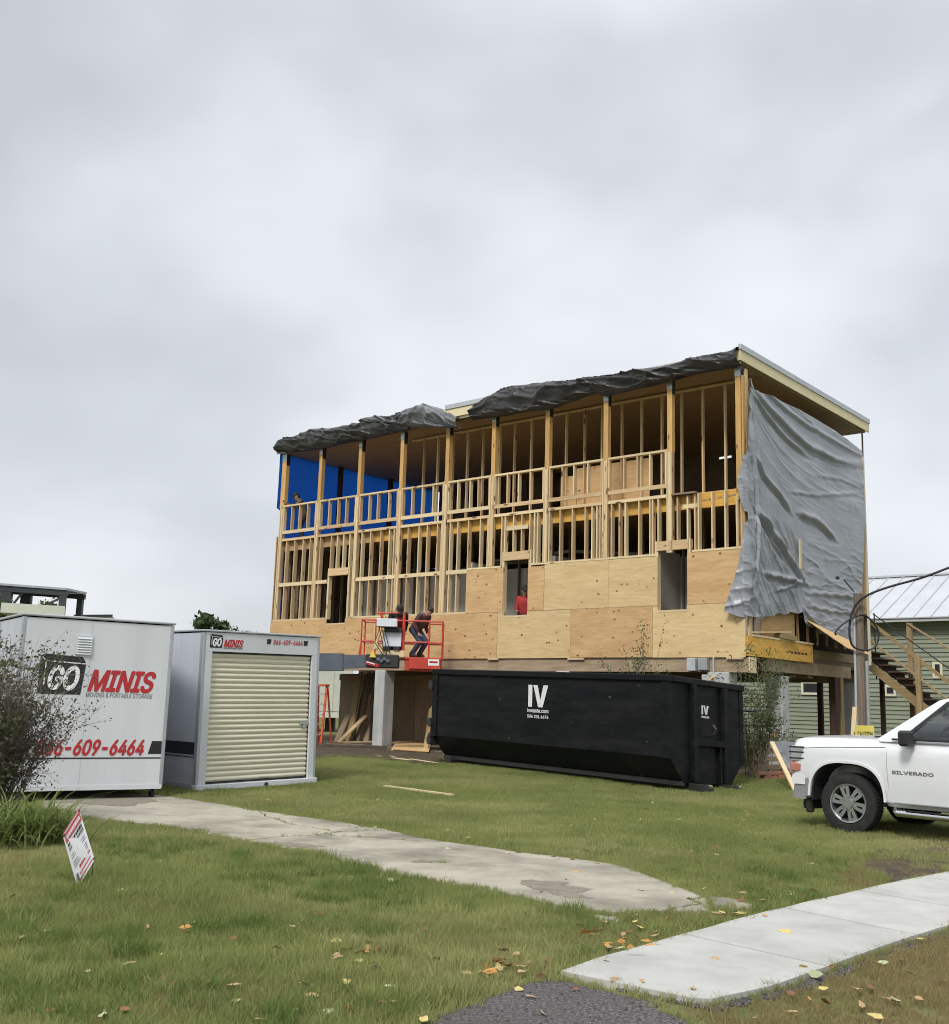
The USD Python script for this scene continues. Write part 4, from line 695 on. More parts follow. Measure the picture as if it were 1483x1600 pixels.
# the right one: cream roller door
B = thing('storage_container', 'white storage container with a cream roller door, standing on the grass', 'container', (-4.42, 17.91, 0.03), 0.828, tilt=(0, -1.15))
W, Hh, zb, L = 2.50, 2.60, 0.0, 3.0
pod_shell(B, W, L, Hh, zb)
dx0, dx1, dz0, dz1 = .19, W - .17, .13, 2.265
obj('door_header', box(.056, W - .056, .0, .03, dz1 + .01, Hh - .01), 'pod_white', B); obj('door_jamb', box(.056, dx0, .001, .04, .10, dz1 + .008), 'pod_white', B); obj('door_jamb', box(dx1, W - .056, .001, .04, .10, dz1 + .008), 'pod_white', B)
obj('threshold', bevel_box(-.01, W + .01, -.05, .09, 0.0, .098, .008), 'pod_white', B)
door = UsdGeom.Xform.Define(stage, str(B.GetPath()) + '/roller_door').GetPrim()
for m in slat_profile(25, dx0 + .004, dx1 - .004, dz0, dz1, .075): obj('door_slat', m, 'door_cream', door, smooth=40)
obj('door_gap', box(dx0, dx1, .045, .07, dz1 - .02, dz1 + .006), 'decal_black', B); obj('door_seal', box(dx0, dx1, .04, .09, .10, .128), 'black_plastic', B)
obj('latch', cat(box(dx1 - .20, dx1 - .02, .02, .045, 1.05, 1.09), box(dx1 - .13, dx1 - .09, .01, .045, .98, 1.09)), 'pod_trim', B); obj('hasp', cat(box(W * .53, W * .53 + .16, .015, .05, .11, .14), cyl(.03, .06, 14, (W * .535 + .04, -.055, .05), 'y')), 'steel_black', B)
def pB(px, py):
    an = .828; d = ray(px, py); u = np.array([math.cos(an), math.sin(an), 0]); n = np.array([-u[1], u[0], 0]); o = np.array([-4.42, 17.91, .03]); e = np.array([0, 0, EYE]); k = ((o - e) @ n) / (d @ n); P = e + d * k - o; x = P @ u; return x, P[2] - x * .02
c0, c1 = pB(335, 1012), pB(361, 996); logo(B, c0[0], c0[1] + .0, (c1[1] - c0[1]), .0)
a, b = pB(429, 1007), pB(478, 1007); obj('phone_number', text('866-609-6464', .085, (a[0] + .02, -.0005, a[1]), (1, 0, 0), (0, 0, 1), b[0] - a[0] - .05, .12, bold=True), 'decal_red', B)
for x0, x1 in ((a[0] - .115, a[0] - .02), (b[0] + .0, b[0] + .10)): obj('stripe', prism([(x0, a[1]), (x1 - .02, a[1]), (x1, a[1] + .088), (x0, a[1] + .088)], .003, 'xz', -.0035), 'decal_black', B)

# ------------------------------------------------------------------ roll-off dumpster (local X along its length to the far left end, Y across towards the right, Z up)
bx, by, ph = 3.70, 19.92, 2.31
ux, uy = math.cos(ph), math.sin(ph)
D = UsdGeom.Xform.Define(stage, numbered('/World/dumpster')); 
D.AddTransformOp().Set(Gf.Matrix4d(ux, uy, 0.018, 0, uy, -ux, -0.050, 0, 0.0, 0.045, 1, 0, bx, by, 0.09, 1))     # lies a little lopsided on the lawn
D = tag(D.GetPrim(), 'long black steel roll-off dumpster with white lettering on the lawn', 'dumpster')
L, Wd, Ht, zb = 6.7, 2.36, 2.09, 0.17
def sec(y, z): return (y, z)
prof = [(0.0, Ht), (0.0, .62), (.42, zb), (Wd - .42, zb), (Wd, .62), (Wd, Ht)]
inn = [(.05, Ht + .1), (.05, .64), (.44, zb + .05), (Wd - .44, zb + .05), (Wd - .05, .64), (Wd - .05, Ht + .1)]
def mir(m):                                                  # the frame above is left-handed in X-Y-Z order: turn the faces
    return trimesh.Trimesh(m.vertices, m.faces[:, ::-1], process=False)
def dobj(n, m, mat, parent=D, **k): return obj(n, mir(m), mat, parent, **k)
shell = tm(prism(prof, L, 'yz', 0)) - tm(prism(inn, L - .12, 'yz', .06))
dobj('body', mt(shell), 'dumpster_black')
dobj('top_rail', cat(bevel_box(-.05, L + .04, -.055, .075, Ht - .10, Ht + .025, .015), bevel_box(-.05, L + .04, Wd - .075, Wd + .055, Ht - .10, Ht + .025, .015)), 'dumpster_black')
dobj('end_rail', bevel_box(-.06, .06, .08, Wd - .08, Ht - .095, Ht + .02, .015), 'dumpster_black'); dobj('end_rail', bevel_box(L - .06, L + .05, .08, Wd - .08, Ht - .095, Ht + .02, .015), 'dumpster_black')
for x in (0.02, L - .12):
    for y in (-.03, Wd - .10): dobj('corner_post', box(x - .03, x + .13, y, y + .13, .60, Ht - .1), 'dumpster_black')
for y in (.62, 1.62): dobj('end_rib', bevel_box(-.11, .0, y, y + .12, .2, Ht - .1, .01), 'dumpster_black')
dobj('end_rib', bevel_box(-.10, .0, .63, 1.73, .86, .98, .01), 'dumpster_black'); dobj('end_rib', box(-.07, .0, .78, .84, .2, .86), 'dumpster_black'); dobj('end_rib', box(-.07, .0, 1.5, 1.56, .2, .86), 'dumpster_black')
dobj('pull_hook', cat(tube([(-.02, 1.18, 1.05), (-.16, 1.18, 1.10), (-.2, 1.18, 1.2), (-.14, 1.18, 1.27)], .025)), 'dumpster_rail')
for i, y in enumerate((.68, 1.62)):
    dobj('skid_rail', bevel_box(-.38, L + .05, y - .09, y + .09, .01, zb + .005, .012), 'dumpster_rail')
    dobj('nose_roller', cyl(.085, .15, 18, (-.34, y, .10), 'y'), 'dumpster_rail'); dobj('wood_chock', cyl(.06, .02, 14, (-.395, y + .03, .12), 'x'), 'old_wood_end')
for x in np.linspace(.5, L - .5, 9): dobj('cross_member', box(x, x + .07, .45, Wd - .45, .10, zb - .001), 'dumpster_rail')
dobj('side_sill', bevel_box(0.0, L, .36, .47, .11, .20, .01), 'dumpster_rail')
for y in (.3, 2.05): dobj('ground_roller', cyl(.10, .2, 18, (L - .35, y, .10), 'y'), 'dumpster_rail')
for z in (.5, .9, 1.75): dobj('door_hinge', cat(cyl(.045, .2, 12, (L + .05, -.05, z)), box(L - .02, L + .12, -.07, .02, z - .06, z + .06)), 'dumpster_rail')
for z in (1.35, 1.62): dobj('step_rung', tube([(-.04, Wd - .02, z), (-.22, Wd + .02, z), (-.22, Wd + .2, z), (.1, Wd + .2, z)], .018), 'dumpster_rail')
dobj('latch_box', bevel_box(L - .02, L + .16, .0, .22, .42, .66, .01), 'dumpster_rail')
def dside(px, py):                                           # photograph point on the long side
    M = np.array([[ux, uy, .018], [uy, -ux, -.050], [0, .045, 1.]]); o = np.array([bx, by, .09]); e = np.array([0, 0, EYE]); n = np.cross(M[0], M[2]); d = ray(px, py); k = ((o - e) @ n) / (d @ n); return np.linalg.solve(M.T, e + d * k - o)
def dend(px, py):
    M = np.array([[ux, uy, .018], [uy, -ux, -.050], [0, .045, 1.]]); o = np.array([bx, by, .09]); e = np.array([0, 0, EYE]); n = np.cross(M[1], M[2]); d = ray(px, py); k = ((o - e) @ n) / (d @ n); return np.linalg.solve(M.T, e + d * k - o)
a, b, c = dside(825.5, 1104), dside(857, 1104), dside(826, 1070)
lw, lh = abs(a[0] - b[0]), c[2] - a[2]
flat = lambda m: m
def iv(h, w, o, xd):                                          # tall condensed I and V, cut as polygons
    s = w; P1 = [(0, 0), (.195, 0), (.195, 1), (0, 1)]; P2 = [(.25, 1), (.46, 1), (.605, .30), (.75, 1), (.98, 1), (.72, 0), (.50, 0)]
    ms = []
    for p in (P1, P2):
        m = trimesh.creation.extrude_polygon(Polygon([(q[0] * s, q[1] * h) for q in p]), .004, engine='earcut'); ms.append(m)
    m = cat(ms); v = m.vertices; xd = np.array(xd, float); nd = np.array([0, -1., 0]) if abs(xd[0]) > .5 else np.array([-1., 0, 0])
    return trimesh.Trimesh(np.array(o) + v[:, :1] * xd + v[:, 1:2] * np.array([0, 0, 1.]) + v[:, 2:3] * nd, m.faces, process=False)
def dtext(s, h, o, w, end=False):
    m = meshkit.text_mesh(s, h, .003, True); v = m.vertices.copy(); v[:, 0] -= v[:, 0].min(); v[:, 0] *= w / v[:, 0].max(); xd = np.array([0, 1., 0]) if end else np.array([-1., 0, 0]); nd = np.array([-1., 0, 0]) if end else np.array([0, -1., 0])
    return trimesh.Trimesh(np.array(o) + v[:, :1] * xd + v[:, 1:2] * np.array([0, 0, 1.]) + v[:, 2:3] * nd, m.faces, process=False)
obj('lettering', iv(lh, lw, (a[0], -.002, a[2]), (-1, 0, 0)), 'pale_paint_worn', D)
obj('lettering', dtext('ivwaste.com', .075, (a[0] + .02, -.002, a[2] - .11), lw * 1.04), 'pale_paint_worn', D); obj('lettering', dtext('504 201 6676', .06, (a[0] + .02, -.002, a[2] - .225), lw * 1.04), 'pale_paint_worn', D)
a, b, c = dend(1096, 1116), dend(1107.5, 1117), dend(1096, 1102); lw, lh = abs(a[1] - b[1]), c[2] - a[2]
obj('lettering', iv(lh, lw, (-.004, a[1], a[2]), (0, 1, 0)), 'pale_paint_worn', D); obj('lettering', dtext('ivwaste.com', .045, (-.004, a[1] - .01, a[2] - .065), lw * 1.05, True), 'pale_paint_worn', D)
def DP(x, y, z): return np.array([bx, by, .09]) + x * np.array([ux, uy, .018]) + y * np.array([uy, -ux, -.05]) + z * np.array([0, .045, 1.])
for a_, b_, w_, m_, lab in (((.5, 1.2, 2.0), (2.3, 2.2, 2.13), .22, 'ply_end', 'tan timber offcut showing over the right rim of the dumpster'), ((.9, 1.9, 1.9), (.5, 2.2, 2.3), .12, 'pine_v', 'pine scrap poking up inside the right end of the dumpster')): top('timber_scrap', bar(DP(*a_), DP(*b_), w_, .04), m_, lab, 'timber scrap')
# ------------------------------------------------------------------ pickup truck (local X forward, Y to its left side, Z up, origin under the front axle)
hd = math.radians(-41); fx, fy = math.sin(hd), math.cos(hd)
tc = gnd(1329, 1302.5)[:2]; left = np.array([-fy, fx]); to = tc - left * 0.93
T = thing('pickup_truck', 'white pickup truck cut off by the right edge, parked on the lawn', 'pickup truck', (to[0], to[1], 0), math.atan2(fy, fx))
def half(st):
    X, hw, zt, zlo, sh = st                                   # station, half width, top height, lower edge, shoulder height
    return [(X, 0.0, zlo), (X, hw * .90, zlo), (X, hw * .965, zlo + .06), (X, hw * .985, zlo + .22), (X, hw * 1.0, .80), (X, hw * .995, sh - .12), (X, hw * .985, sh - .04), (X, hw * .955, sh + .015), (X, hw * .90, zt - .035), (X, hw * .72, zt - .008), (X, hw * .35, zt), (X, 0.0, zt + .006)]
ST = [(.895, .86, 1.17, .56, 1.03), (.86, .93, 1.22, .52, 1.08), (.80, .965, 1.25, .48, 1.11), (.68, .99, 1.272, .46, 1.125), (.50, 1.002, 1.284, .44, 1.135), (.2, 1.012, 1.292, .44, 1.145), (-.15, 1.012, 1.296, .44, 1.15), (-.45, 1.005, 1.298, .42, 1.155), (-.62, 1.0, 1.298, .40, 1.16), (-1.1, 1.0, 1.295, .40, 1.165), (-1.9, 1.0, 1.29, .40, 1.17), (-2.9, 1.0, 1.29, .41, 1.175), (-3.05, 1.0, 1.29, .42, 1.18), (-3.65, 1.01, 1.29, .44, 1.18), (-4.3, 1.0, 1.28, .48, 1.175), (-4.85, .97, 1.27, .52, 1.165)]
rings = []
for st_ in ST:
    h_ = half(st_); rings.append(h_ + [(x, -y, z) for x, y, z in h_[-2:0:-1]])
n = len(rings[0]); V = np.array(rings).reshape(-1, 3); F = []
for i in range(len(rings) - 1):
    for k in range(n): F.append([i * n + k, (i + 1) * n + k, (i + 1) * n + (k + 1) % n, i * n + (k + 1) % n])
F3 = tri(V, F).faces; caps = [[0, k, k + 1] for k in range(1, n - 1)] + [[(len(rings) - 1) * n, (len(rings) - 1) * n + k + 1, (len(rings) - 1) * n + k] for k in range(1, n - 1)]
hull = trimesh.Trimesh(V, np.vstack([F3, caps]), process=False)
if hull.volume < 0: hull = trimesh.Trimesh(V, hull.faces[:, ::-1], process=False)
body = tm(hull)
def arch(cx, r, flat=.0):
    pts = []
    for a in np.linspace(-.35, PI + .35, 28):
        c, s = math.cos(a), math.sin(a); e = .72; pts.append((cx + r * 1.03 * math.copysign(abs(c) ** e, c), .40 + r * math.copysign(abs(s) ** e, s)))
    return pts
for cx in (0.0, -3.645):
    a = Polygon(arch(cx, .53)).buffer(0); body -= tm(prism(a, .55, 'xz', .62)); body -= tm(prism(a, .55, 'xz', -1.17))
groove = lambda pts, w=.009: LineString(pts).buffer(w / 2, cap_style=2)
g1 = unary_union([groove([(-.625, .44), (-.60, .62), (-.585, 1.14)]), groove([(-1.80, .42), (-1.80, 1.2)]), groove([(-.63, .445), (-1.80, .425)]), groove([(-2.85, .7), (-2.78, .9), (-2.78, 1.2)]), groove([(-1.80, .425), (-2.6, .43), (-2.85, .7)]), groove([(-3.06, .45), (-3.06, 1.3)])])
body -= tm(prism(g1, .05, 'xz', .975)); body -= tm(prism(g1, .05, 'xz', -1.025))
hoodl = unary_union([LineString([(.80, 1.085), (.3, 1.125), (-.56, 1.165)]).buffer(.005)]); body -= tm(prism(hoodl, .12, 'xz', .92)); body -= tm(prism(hoodl, .12, 'xz', -1.04))
bed = tm(box(-4.8, -3.12, -.78, .78, .75, 1.5)); body -= bed
obj('body', mt(body), 'truck_white', T, smooth=28)
# arch lips and liners
for cx in (0.0, -3.645):
    for sg in (1, -1):
        ring = Polygon(arch(cx, .56)).buffer(0).difference(Polygon(arch(cx, .528)).buffer(0)).intersection(Polygon([(cx - 1, .46), (cx + 1, .46), (cx + 1, 2), (cx - 1, 2)]))
        obj('wheel_arch', prism(ring, .022, 'xz', .999 if sg > 0 else -1.021), 'truck_white', T)
        lin = Polygon(arch(cx, .529)).buffer(0).difference(Polygon(arch(cx, .505)).buffer(0)).intersection(Polygon([(cx - 1, .40), (cx + 1, .40), (cx + 1, 2), (cx - 1, 2)])); obj('arch_liner', prism(lin, .36, 'xz', .62 if sg > 0 else -.98), 'arch_liner', T)
obj('chassis', cat(box(-4.8, .8, -.55, .55, .36, .47), box(-.35, .35, -.62, .62, .47, .9)), 'arch_liner', T)
# cab
gp = [(x, s * y, z) for s in (1, -1) for x, y, z in ((-.42, .90, 1.27), (-.48, .945, 1.24), (-3.0, .945, 1.24), (-3.02, .90, 1.27), (-1.22, .735, 1.80), (-1.42, .70, 1.845), (-2.0, .69, 1.87), (-2.75, .70, 1.85), (-2.92, .74, 1.80))]
cab = Manifold.hull_points(np.array(gp)); inn_ = Manifold.hull_points(np.array([(x * .97 - .05, y * .93, 1.2 if z < 1.3 else z - .05) for x, y, z in gp])); cab -= inn_
sw = Polygon([(-.80, 1.30), (-1.33, 1.765), (-1.80, 1.79), (-1.80, 1.30)]).buffer(-.012).buffer(.012); rw = Polygon([(-1.90, 1.30), (-1.90, 1.79), (-2.55, 1.775), (-2.68, 1.68), (-2.70, 1.30)]).buffer(-.012).buffer(.012)
for w_ in (sw, rw): cab -= tm(prism(w_, 2.4, 'xz', -1.2))
wsn = Manifold.hull_points(np.array([(x, s * y, z) for s in (1, -1) for x, y, z in ((-.30, .83, 1.29), (-.52, .83, 1.285), (-1.16, .66, 1.79), (-1.30, .66, 1.75))])); cab -= wsn
obj('cab', mt(cab), 'truck_white', T, smooth=25)
def side_y(z): return .945 + (z - 1.24) / (1.80 - 1.24) * (.735 - .945)
for w_, nm in ((sw, 'door_window'), (rw, 'door_window')):
    for s in (1, -1):
        m = trimesh.creation.extrude_polygon(w_.buffer(.01), .004, engine='earcut'); v = m.vertices; v2 = np.c_[v[:, 0], s * (np.array([side_y(z) for z in v[:, 1]]) - .022 + v[:, 2]), v[:, 1]]; obj(nm, trimesh.Trimesh(v2, m.faces if s < 0 else m.faces[:, ::-1], process=False), 'window_glass', T)
        rim_ = w_.buffer(.018).difference(w_.buffer(-.016)); m = trimesh.creation.extrude_polygon(rim_, .012, engine='earcut'); v = m.vertices; v2 = np.c_[v[:, 0], s * (np.array([side_y(z) for z in v[:, 1]]) - .006 + v[:, 2]), v[:, 1]]; obj('window_trim', trimesh.Trimesh(v2, m.faces if s < 0 else m.faces[:, ::-1], process=False), 'black_plastic', T)
obj('windscreen', tri([(-.45, .86, 1.285), (-.45, -.86, 1.285), (-1.21, -.69, 1.795), (-1.21, .69, 1.795)], [[0, 1, 2, 3]]), 'window_glass', T)
obj('belt_trim', box(-2.75, -.66, .962, .972, 1.265, 1.29), 'black_plastic', T)
obj('dashboard', bevel_box(-.95, -.5, -.85, .85, 1.0, 1.29, .05), 'cab_interior', T)
for y in (.42, -.42): obj('seat', cat(bevel_box(-1.95, -1.75, y - .25, y + .25, .9, 1.5, .05), bevel_box(-1.93, -1.80, y - .13, y + .13, 1.52, 1.72, .03)), 'cab_interior', T)
obj('rear_seat', bevel_box(-2.9, -2.7, -.8, .8, .9, 1.5, .05), 'cab_interior', T)
sw_ = trimesh.creation.torus(.18, .018, major_sections=24, minor_sections=8); sw_.apply_transform(rotm(math.radians(65), [0, 1, 0])); obj('steering_wheel', mv(sw_, (-1.1, .42, 1.28)), 'black_plastic', T)
# lamps, grille, bumper
obj('headlight', bevel_box(.64, .876, .70, .985, .90, 1.125, .025), 'lamp_clear', T, smooth=30); obj('headlight', bevel_box(.66, .868, -.958, -.70, .90, 1.115, .02), 'lamp_clear', T)
for z in (.945, 1.03, 1.10): obj('lamp_divider', box(.645, .882, .70, .989, z, z + .018), 'black_plastic', T)
obj('turn_signal', bevel_box(.66, .880, .72, .985, .765, .895, .02), 'lamp_amber', T); obj('turn_signal', bevel_box(.68, .872, -.962, -.72, .775, .895, .015), 'lamp_amber', T)
obj('grille', bevel_box(.80, .905, -.69, .69, .78, 1.10, .02), 'chrome', T); obj('grille_mesh', box(.90, .91, -.62, .62, .82, 1.05), 'black_plastic', T)
def bump(x0, x1, hw, z0, z1, mat, nm, curve=.16):
    ys = np.linspace(-hw, hw, 25); Vv = []
    for y in ys:
        c = curve * (abs(y) / hw) ** 3; Vv += [(x1 - c, y, z0), (x1 - c + .01, y, (z0 + z1) / 2), (x1 - c - .01, y, z1), (x0, y, z1), (x0, y, z0)]
    Ff = [[i * 5 + k, i * 5 + (k + 1) % 5, (i + 1) * 5 + (k + 1) % 5, (i + 1) * 5 + k] for i in range(24) for k in range(5)]; m = tri(Vv, Ff); cap = [[0, 2, 1], [0, 3, 2], [0, 4, 3]]; L_ = 24 * 5; cap += [[L_ + a, L_ + c, L_ + b] for a, b, c in cap]
    obj(nm, trimesh.Trimesh(m.vertices, np.vstack([m.faces, cap]), process=False), mat, T, smooth=30)
bump(.64, 1.0, .985, .60, .735, 'truck_white', 'bumper_top'); bump(.64, .985, .97, .40, .597, 'bumper_grey', 'bumper'); bump(.64, .90, .80, .26, .397, 'black_plastic', 'air_dam', .12)
obj('bumper_end', bevel_box(.555, .66, .80, .985, .42, .72, .03), 'bumper_grey', T); obj('bumper_end', bevel_box(.58, .68, .84, .93, .22, .415, .02), 'black_plastic', T)
# mirror, handle, cowl, emblem, step bar
mr = obj('mirror', bevel_box(-1.00, -.86, 1.01, 1.22, 1.20, 1.40, .03), 'black_plastic', T, smooth=30); obj('mirror_arm', bevel_box(-.98, -.80, .93, 1.03, 1.235, 1.31, .02), 'black_plastic', mr); obj('mirror', bevel_box(-1.02, -.84, -1.24, -1.00, 1.22, 1.47, .035), 'black_plastic', T)
for x in (-1.72, -2.72): obj('door_handle', bevel_box(x - .12, x + .08, .985, 1.022, 1.06, 1.10, .01), 'truck_white', T)
obj('cowl_vent', prism([(-.30, 1.272), (-.30, 1.306), (-.52, 1.312), (-.52, 1.28)], 1.5, 'xz', -.75), 'black_plastic', T); obj('wiper', tube([(-.42, .6, 1.30), (-.60, -.1, 1.41)], .012), 'black_plastic', T)
obj('emblem', text('SILVERADO', .040, (-.66, 1.0, .835), (-1, 0, 0), (0, 0, 1), .56, 0, bold=True, depth=.006), 'decal_grey', T)
obj('body_crease', bevel_box(-2.75, -.68, .984, 1.006, .455, .475, .006), 'bumper_grey', T)
obj('step_bar', tube([(-.62, .88, .36), (-.72, 1.02, .335), (-2.9, 1.02, .335), (-3.0, .88, .36)], .042, 12), 'chrome', T, smooth=30); obj('step_pad', box(-1.9, -.85, .985, 1.055, .374, .384), 'black_plastic', T)
# wheels
def wheel(x, y, steer=0.0, sgn=1):
    w = UsdGeom.Xform.Define(stage, numbered(str(T.GetPath()) + '/wheel')); w.AddTranslateOp().Set(Gf.Vec3d(x, y, .398)); w.AddRotateZOp().Set(steer + (0 if sgn > 0 else 180)); w = w.GetPrim()
    pr = np.array([(.258, -.10), (.28, -.112), (.345, -.115), (.383, -.104), (.397, -.085), (.397, .085), (.385, .112), (.345, .124), (.28, .124), (.258, .11), (.258, -.10)])
    t = trimesh.creation.revolve(pr, sections=64); ang = np.arctan2(t.vertices[:, 1], t.vertices[:, 0]); rr = np.hypot(t.vertices[:, 0], t.vertices[:, 1]); t.apply_transform(rotm(-PI / 2, [1, 0, 0])); obj('tyre', t, 'tyre_rubber', w, smooth=35)
    tr = []
    for k in range(56):
        a = 2 * PI * k / 56
        for yy in (-.07, -.024, .024, .07): b_ = box(-.013, .013, yy - .019, yy + .019, .394, .403); b_.apply_transform(rotm(a + .03 * (yy > 0), [0, 1, 0])); tr.append(b_)
        for yy in (.104,): b_ = box(-.010, .010, yy - .008, yy + .014, .366, .392); b_.apply_transform(rotm(a, [0, 1, 0])); tr.append(b_)
    obj('tread', cat(tr), 'tyre_rubber', w)
    rim = trimesh.creation.revolve(np.array([(.215, -.11), (.256, -.115), (.262, .11), (.254, .128), (.238, .126), (.232, .10), (.222, .06), (.215, -.11)]), sections=64); rim.apply_transform(rotm(-PI / 2, [1, 0, 0])); r_ = obj('rim', rim, 'alloy', w, smooth=35)
    obj('rim_back', cyl(.215, .02, 32, (0, -.02, 0), 'y'), 'arch_liner', w)
    for k in range(6):
        p = Polygon([(-.030, .04), (.030, .04), (.050, .14), (.062, .236), (-.062, .236), (-.050, .14)]).buffer(.004); slot = Polygon([(-.008, .12), (.008, .12), (.014, .20), (-.014, .20)])
        m = prism(p.difference(slot) if k % 1 == 0 else p, .035, 'xz', .075); m.apply_transform(rotm(2 * PI * k / 6 + .26, [0, 1, 0])); obj('spoke', m, 'alloy', w)
    obj('hub_cap', cat(cyl(.062, .05, 24, (0, .10, 0), 'y')), 'alloy', w)
    nut = []
    for k in range(6): a = 2 * PI * k / 6; nut.append(cyl(.012, .03, 8, (.085 * math.sin(a), .108, .085 * math.cos(a)), 'y'))
    for nn_ in nut: obj('wheel_nut', nn_, 'chrome', w)
wheel(0, .86, 4); wheel(0, -.86, 4, -1); wheel(-3.645, .86); wheel(-3.645, -.86, 0, -1)
# ------------------------------------------------------------------ people
def chain(pts, seg=14):
    """Hulls between consecutive (x, y, z, r) spheres, as one solid."""
    sp = [Manifold.sphere(p[3], seg).translate(p[:3]) for p in pts]
    return Manifold.batch_boolean([Manifold.batch_hull([a, b]) for a, b in zip(sp[:-1], sp[1:])], m3.OpType.Add) if len(sp) > 1 else sp[0]
def solid(parts, ln=0.025, it=6):
    m = Manifold.batch_boolean(parts, m3.OpType.Add).refine_to_length(ln); t = mt(m); t.merge_vertices(); trimesh.smoothing.filter_taubin(t, iterations=it); return t
def person(label, loc, rz, J, top_mat, leg_mat, hat=None, vest=None, hold=None, group=None, sleeves=None):
    """J: joints of the pose in metres, x to the person's front, y to their left, z up from the soles."""
    p = thing('person', label, 'person', loc, rz, group)
    g = lambda k: np.array(J[k], float)
    hp, ch, nk, hdv = g('hip'), g('chest'), g('neck'), g('head')
    up = hdv - nk; up /= np.linalg.norm(up); fw = np.array(J.get('look', (1, 0, 0)), float); fw -= up * (fw @ up); fw /= np.linalg.norm(fw); lf = np.cross(up, fw)
    P = lambda v, r: (*map(float, v), float(r))
    hq = lambda a, b, c: hdv + fw * a + lf * b + up * c
    ud = (ch - hp) / np.linalg.norm(ch - hp); side = np.array([0, 1.0, 0])
    body = [chain([P(nk - ud * .05, .062), P(hdv - up * .06, .055)]),
            Manifold.batch_hull([Manifold.sphere(.092, 20).translate(tuple(hq(-.012, 0, .035))), Manifold.sphere(.072, 16).translate(tuple(hq(.022, 0, -.04))), Manifold.sphere(.038, 12).translate(tuple(hq(.058, 0, -.095)))]),
            chain([P(hq(.085, 0, .012), .013), P(hq(.106, 0, -.022), .017)]), chain([P(hq(.075, -.025, -.062), .012), P(hq(.075, .025, -.062), .012)])]
    for s in (1, -1): body.append(chain([P(hq(-.01, s * .088, .01), .018), P(hq(-.012, s * .092, -.03), .014)])); body.append(chain([P(hq(.072, s * .05, .03), .014), P(hq(.078, s * .015, .034), .013)]))
    body.append(chain([P(hp + side * .07, .11), P(hp - side * .07, .11)])); body.append(chain([P(ch + side * .09, .115), P(ch - side * .09, .115)])); body.append(Manifold.batch_hull([Manifold.sphere(.11, 14).translate(tuple(hp + side * .06 * s)) for s in (1, -1)] + [Manifold.sphere(.115, 14).translate(tuple(ch + side * .08 * s)) for s in (1, -1)]))
    shirt = [Manifold.batch_hull([Manifold.sphere(.128, 16).translate(tuple(hp + ud * .05 + side * .065 * s)) for s in (1, -1)] + [Manifold.sphere(.135, 16).translate(tuple(ch + side * .085 * s)) for s in (1, -1)]), chain([P(ch + ud * .08, .11), P(nk - ud * .02, .072)])]
    legs = [Manifold.batch_hull([Manifold.sphere(.128, 16).translate(tuple(hp + side * .06 * s - ud * .01)) for s in (1, -1)] + [Manifold.sphere(.118, 16).translate(tuple(hp + ud * .08 + side * .06 * s)) for s in (1, -1)])]
    boots = []
    for s, n in ((1, 'l'), (-1, 'r')):
        sh, el, wr = g('sh_' + n), g('el_' + n), g('wr_' + n); kn, an = g('kn_' + n), g('an_' + n); hj = hp + side * .095 * s
        body.append(chain([P(sh, .062), P(el, .045), P(wr, .031)])); shirt.append(chain([P(ch + side * .1 * s + ud * .05, .10), P(sh, .082), P(el, .062), P(el * .12 + wr * .88, .048)]))
        d = wr - el; d /= np.linalg.norm(d); pal = wr + d * .075; t1 = np.cross(d, side); t1 /= np.linalg.norm(t1) + 1e-9; sd = np.cross(t1, d)
        body.append(Manifold.batch_hull([Manifold.sphere(.022, 10).translate(tuple(wr + d * .02)), Manifold.sphere(.016, 10).translate(tuple(pal + sd * .03)), Manifold.sphere(.016, 10).translate(tuple(pal - sd * .03))]))
        for k, fl in enumerate((.068, .08, .074, .056)):
            o = pal + sd * (.031 - .0207 * k); body.append(chain([P(o, .0095), P(o + d * fl * .5 + t1 * .012, .009), P(o + d * fl * .8 + t1 * .036, .008)], 8))
        o = wr + d * .03 + sd * .03; body.append(chain([P(o, .012), P(o + d * .03 + sd * .028 + t1 * .01, .0105), P(o + d * .06 + sd * .03 + t1 * .026, .009)], 8))
        body.append(chain([P(hj, .085), P(kn, .058), P(an, .042)])); legs.append(chain([P(hj, .108), P(kn, .08), P(an + np.array([0, 0, .02]), .068)]))
        body.append(chain([P(an, .042), P(an + np.array([.13, 0, -.055]), .035)])); boots.append(Manifold.batch_hull([Manifold.sphere(.058, 12).translate(tuple(an + np.array([-.02, 0, .03]))), Manifold.sphere(.046, 12).translate(tuple(an + np.array([-.045, 0, -.04]))), Manifold.sphere(.042, 12).translate(tuple(an + np.array([.15, 0, -.045])))]))
    obj('body', solid(body), 'skin', p, smooth=True)
    obj('shirt', solid(shirt, .035), top_mat, p, smooth=True); obj('trousers', solid(legs, .035), leg_mat, p, smooth=True)
    for b in boots: obj('boot', solid([b], .03, 3), 'boot', p, smooth=True)
    hair = Manifold.batch_hull([Manifold.sphere(.098, 18).translate(tuple(hq(-.022, 0, .045))), Manifold.sphere(.075, 14).translate(tuple(hq(-.05, 0, -.015)))]) - Manifold.cube((.3, .4, .3), True).translate((.17, 0, -.11)).transform([[fw[0], lf[0], up[0], hdv[0]], [fw[1], lf[1], up[1], hdv[1]], [fw[2], lf[2], up[2], hdv[2]]])
    obj('hair', mt(hair), 'hair_dark', p, smooth=True)
    for s in (1, -1): obj('eye', mt(Manifold.sphere(.011, 10).translate(tuple(hq(.083, s * .032, .016)))), 'eye_dark', p)
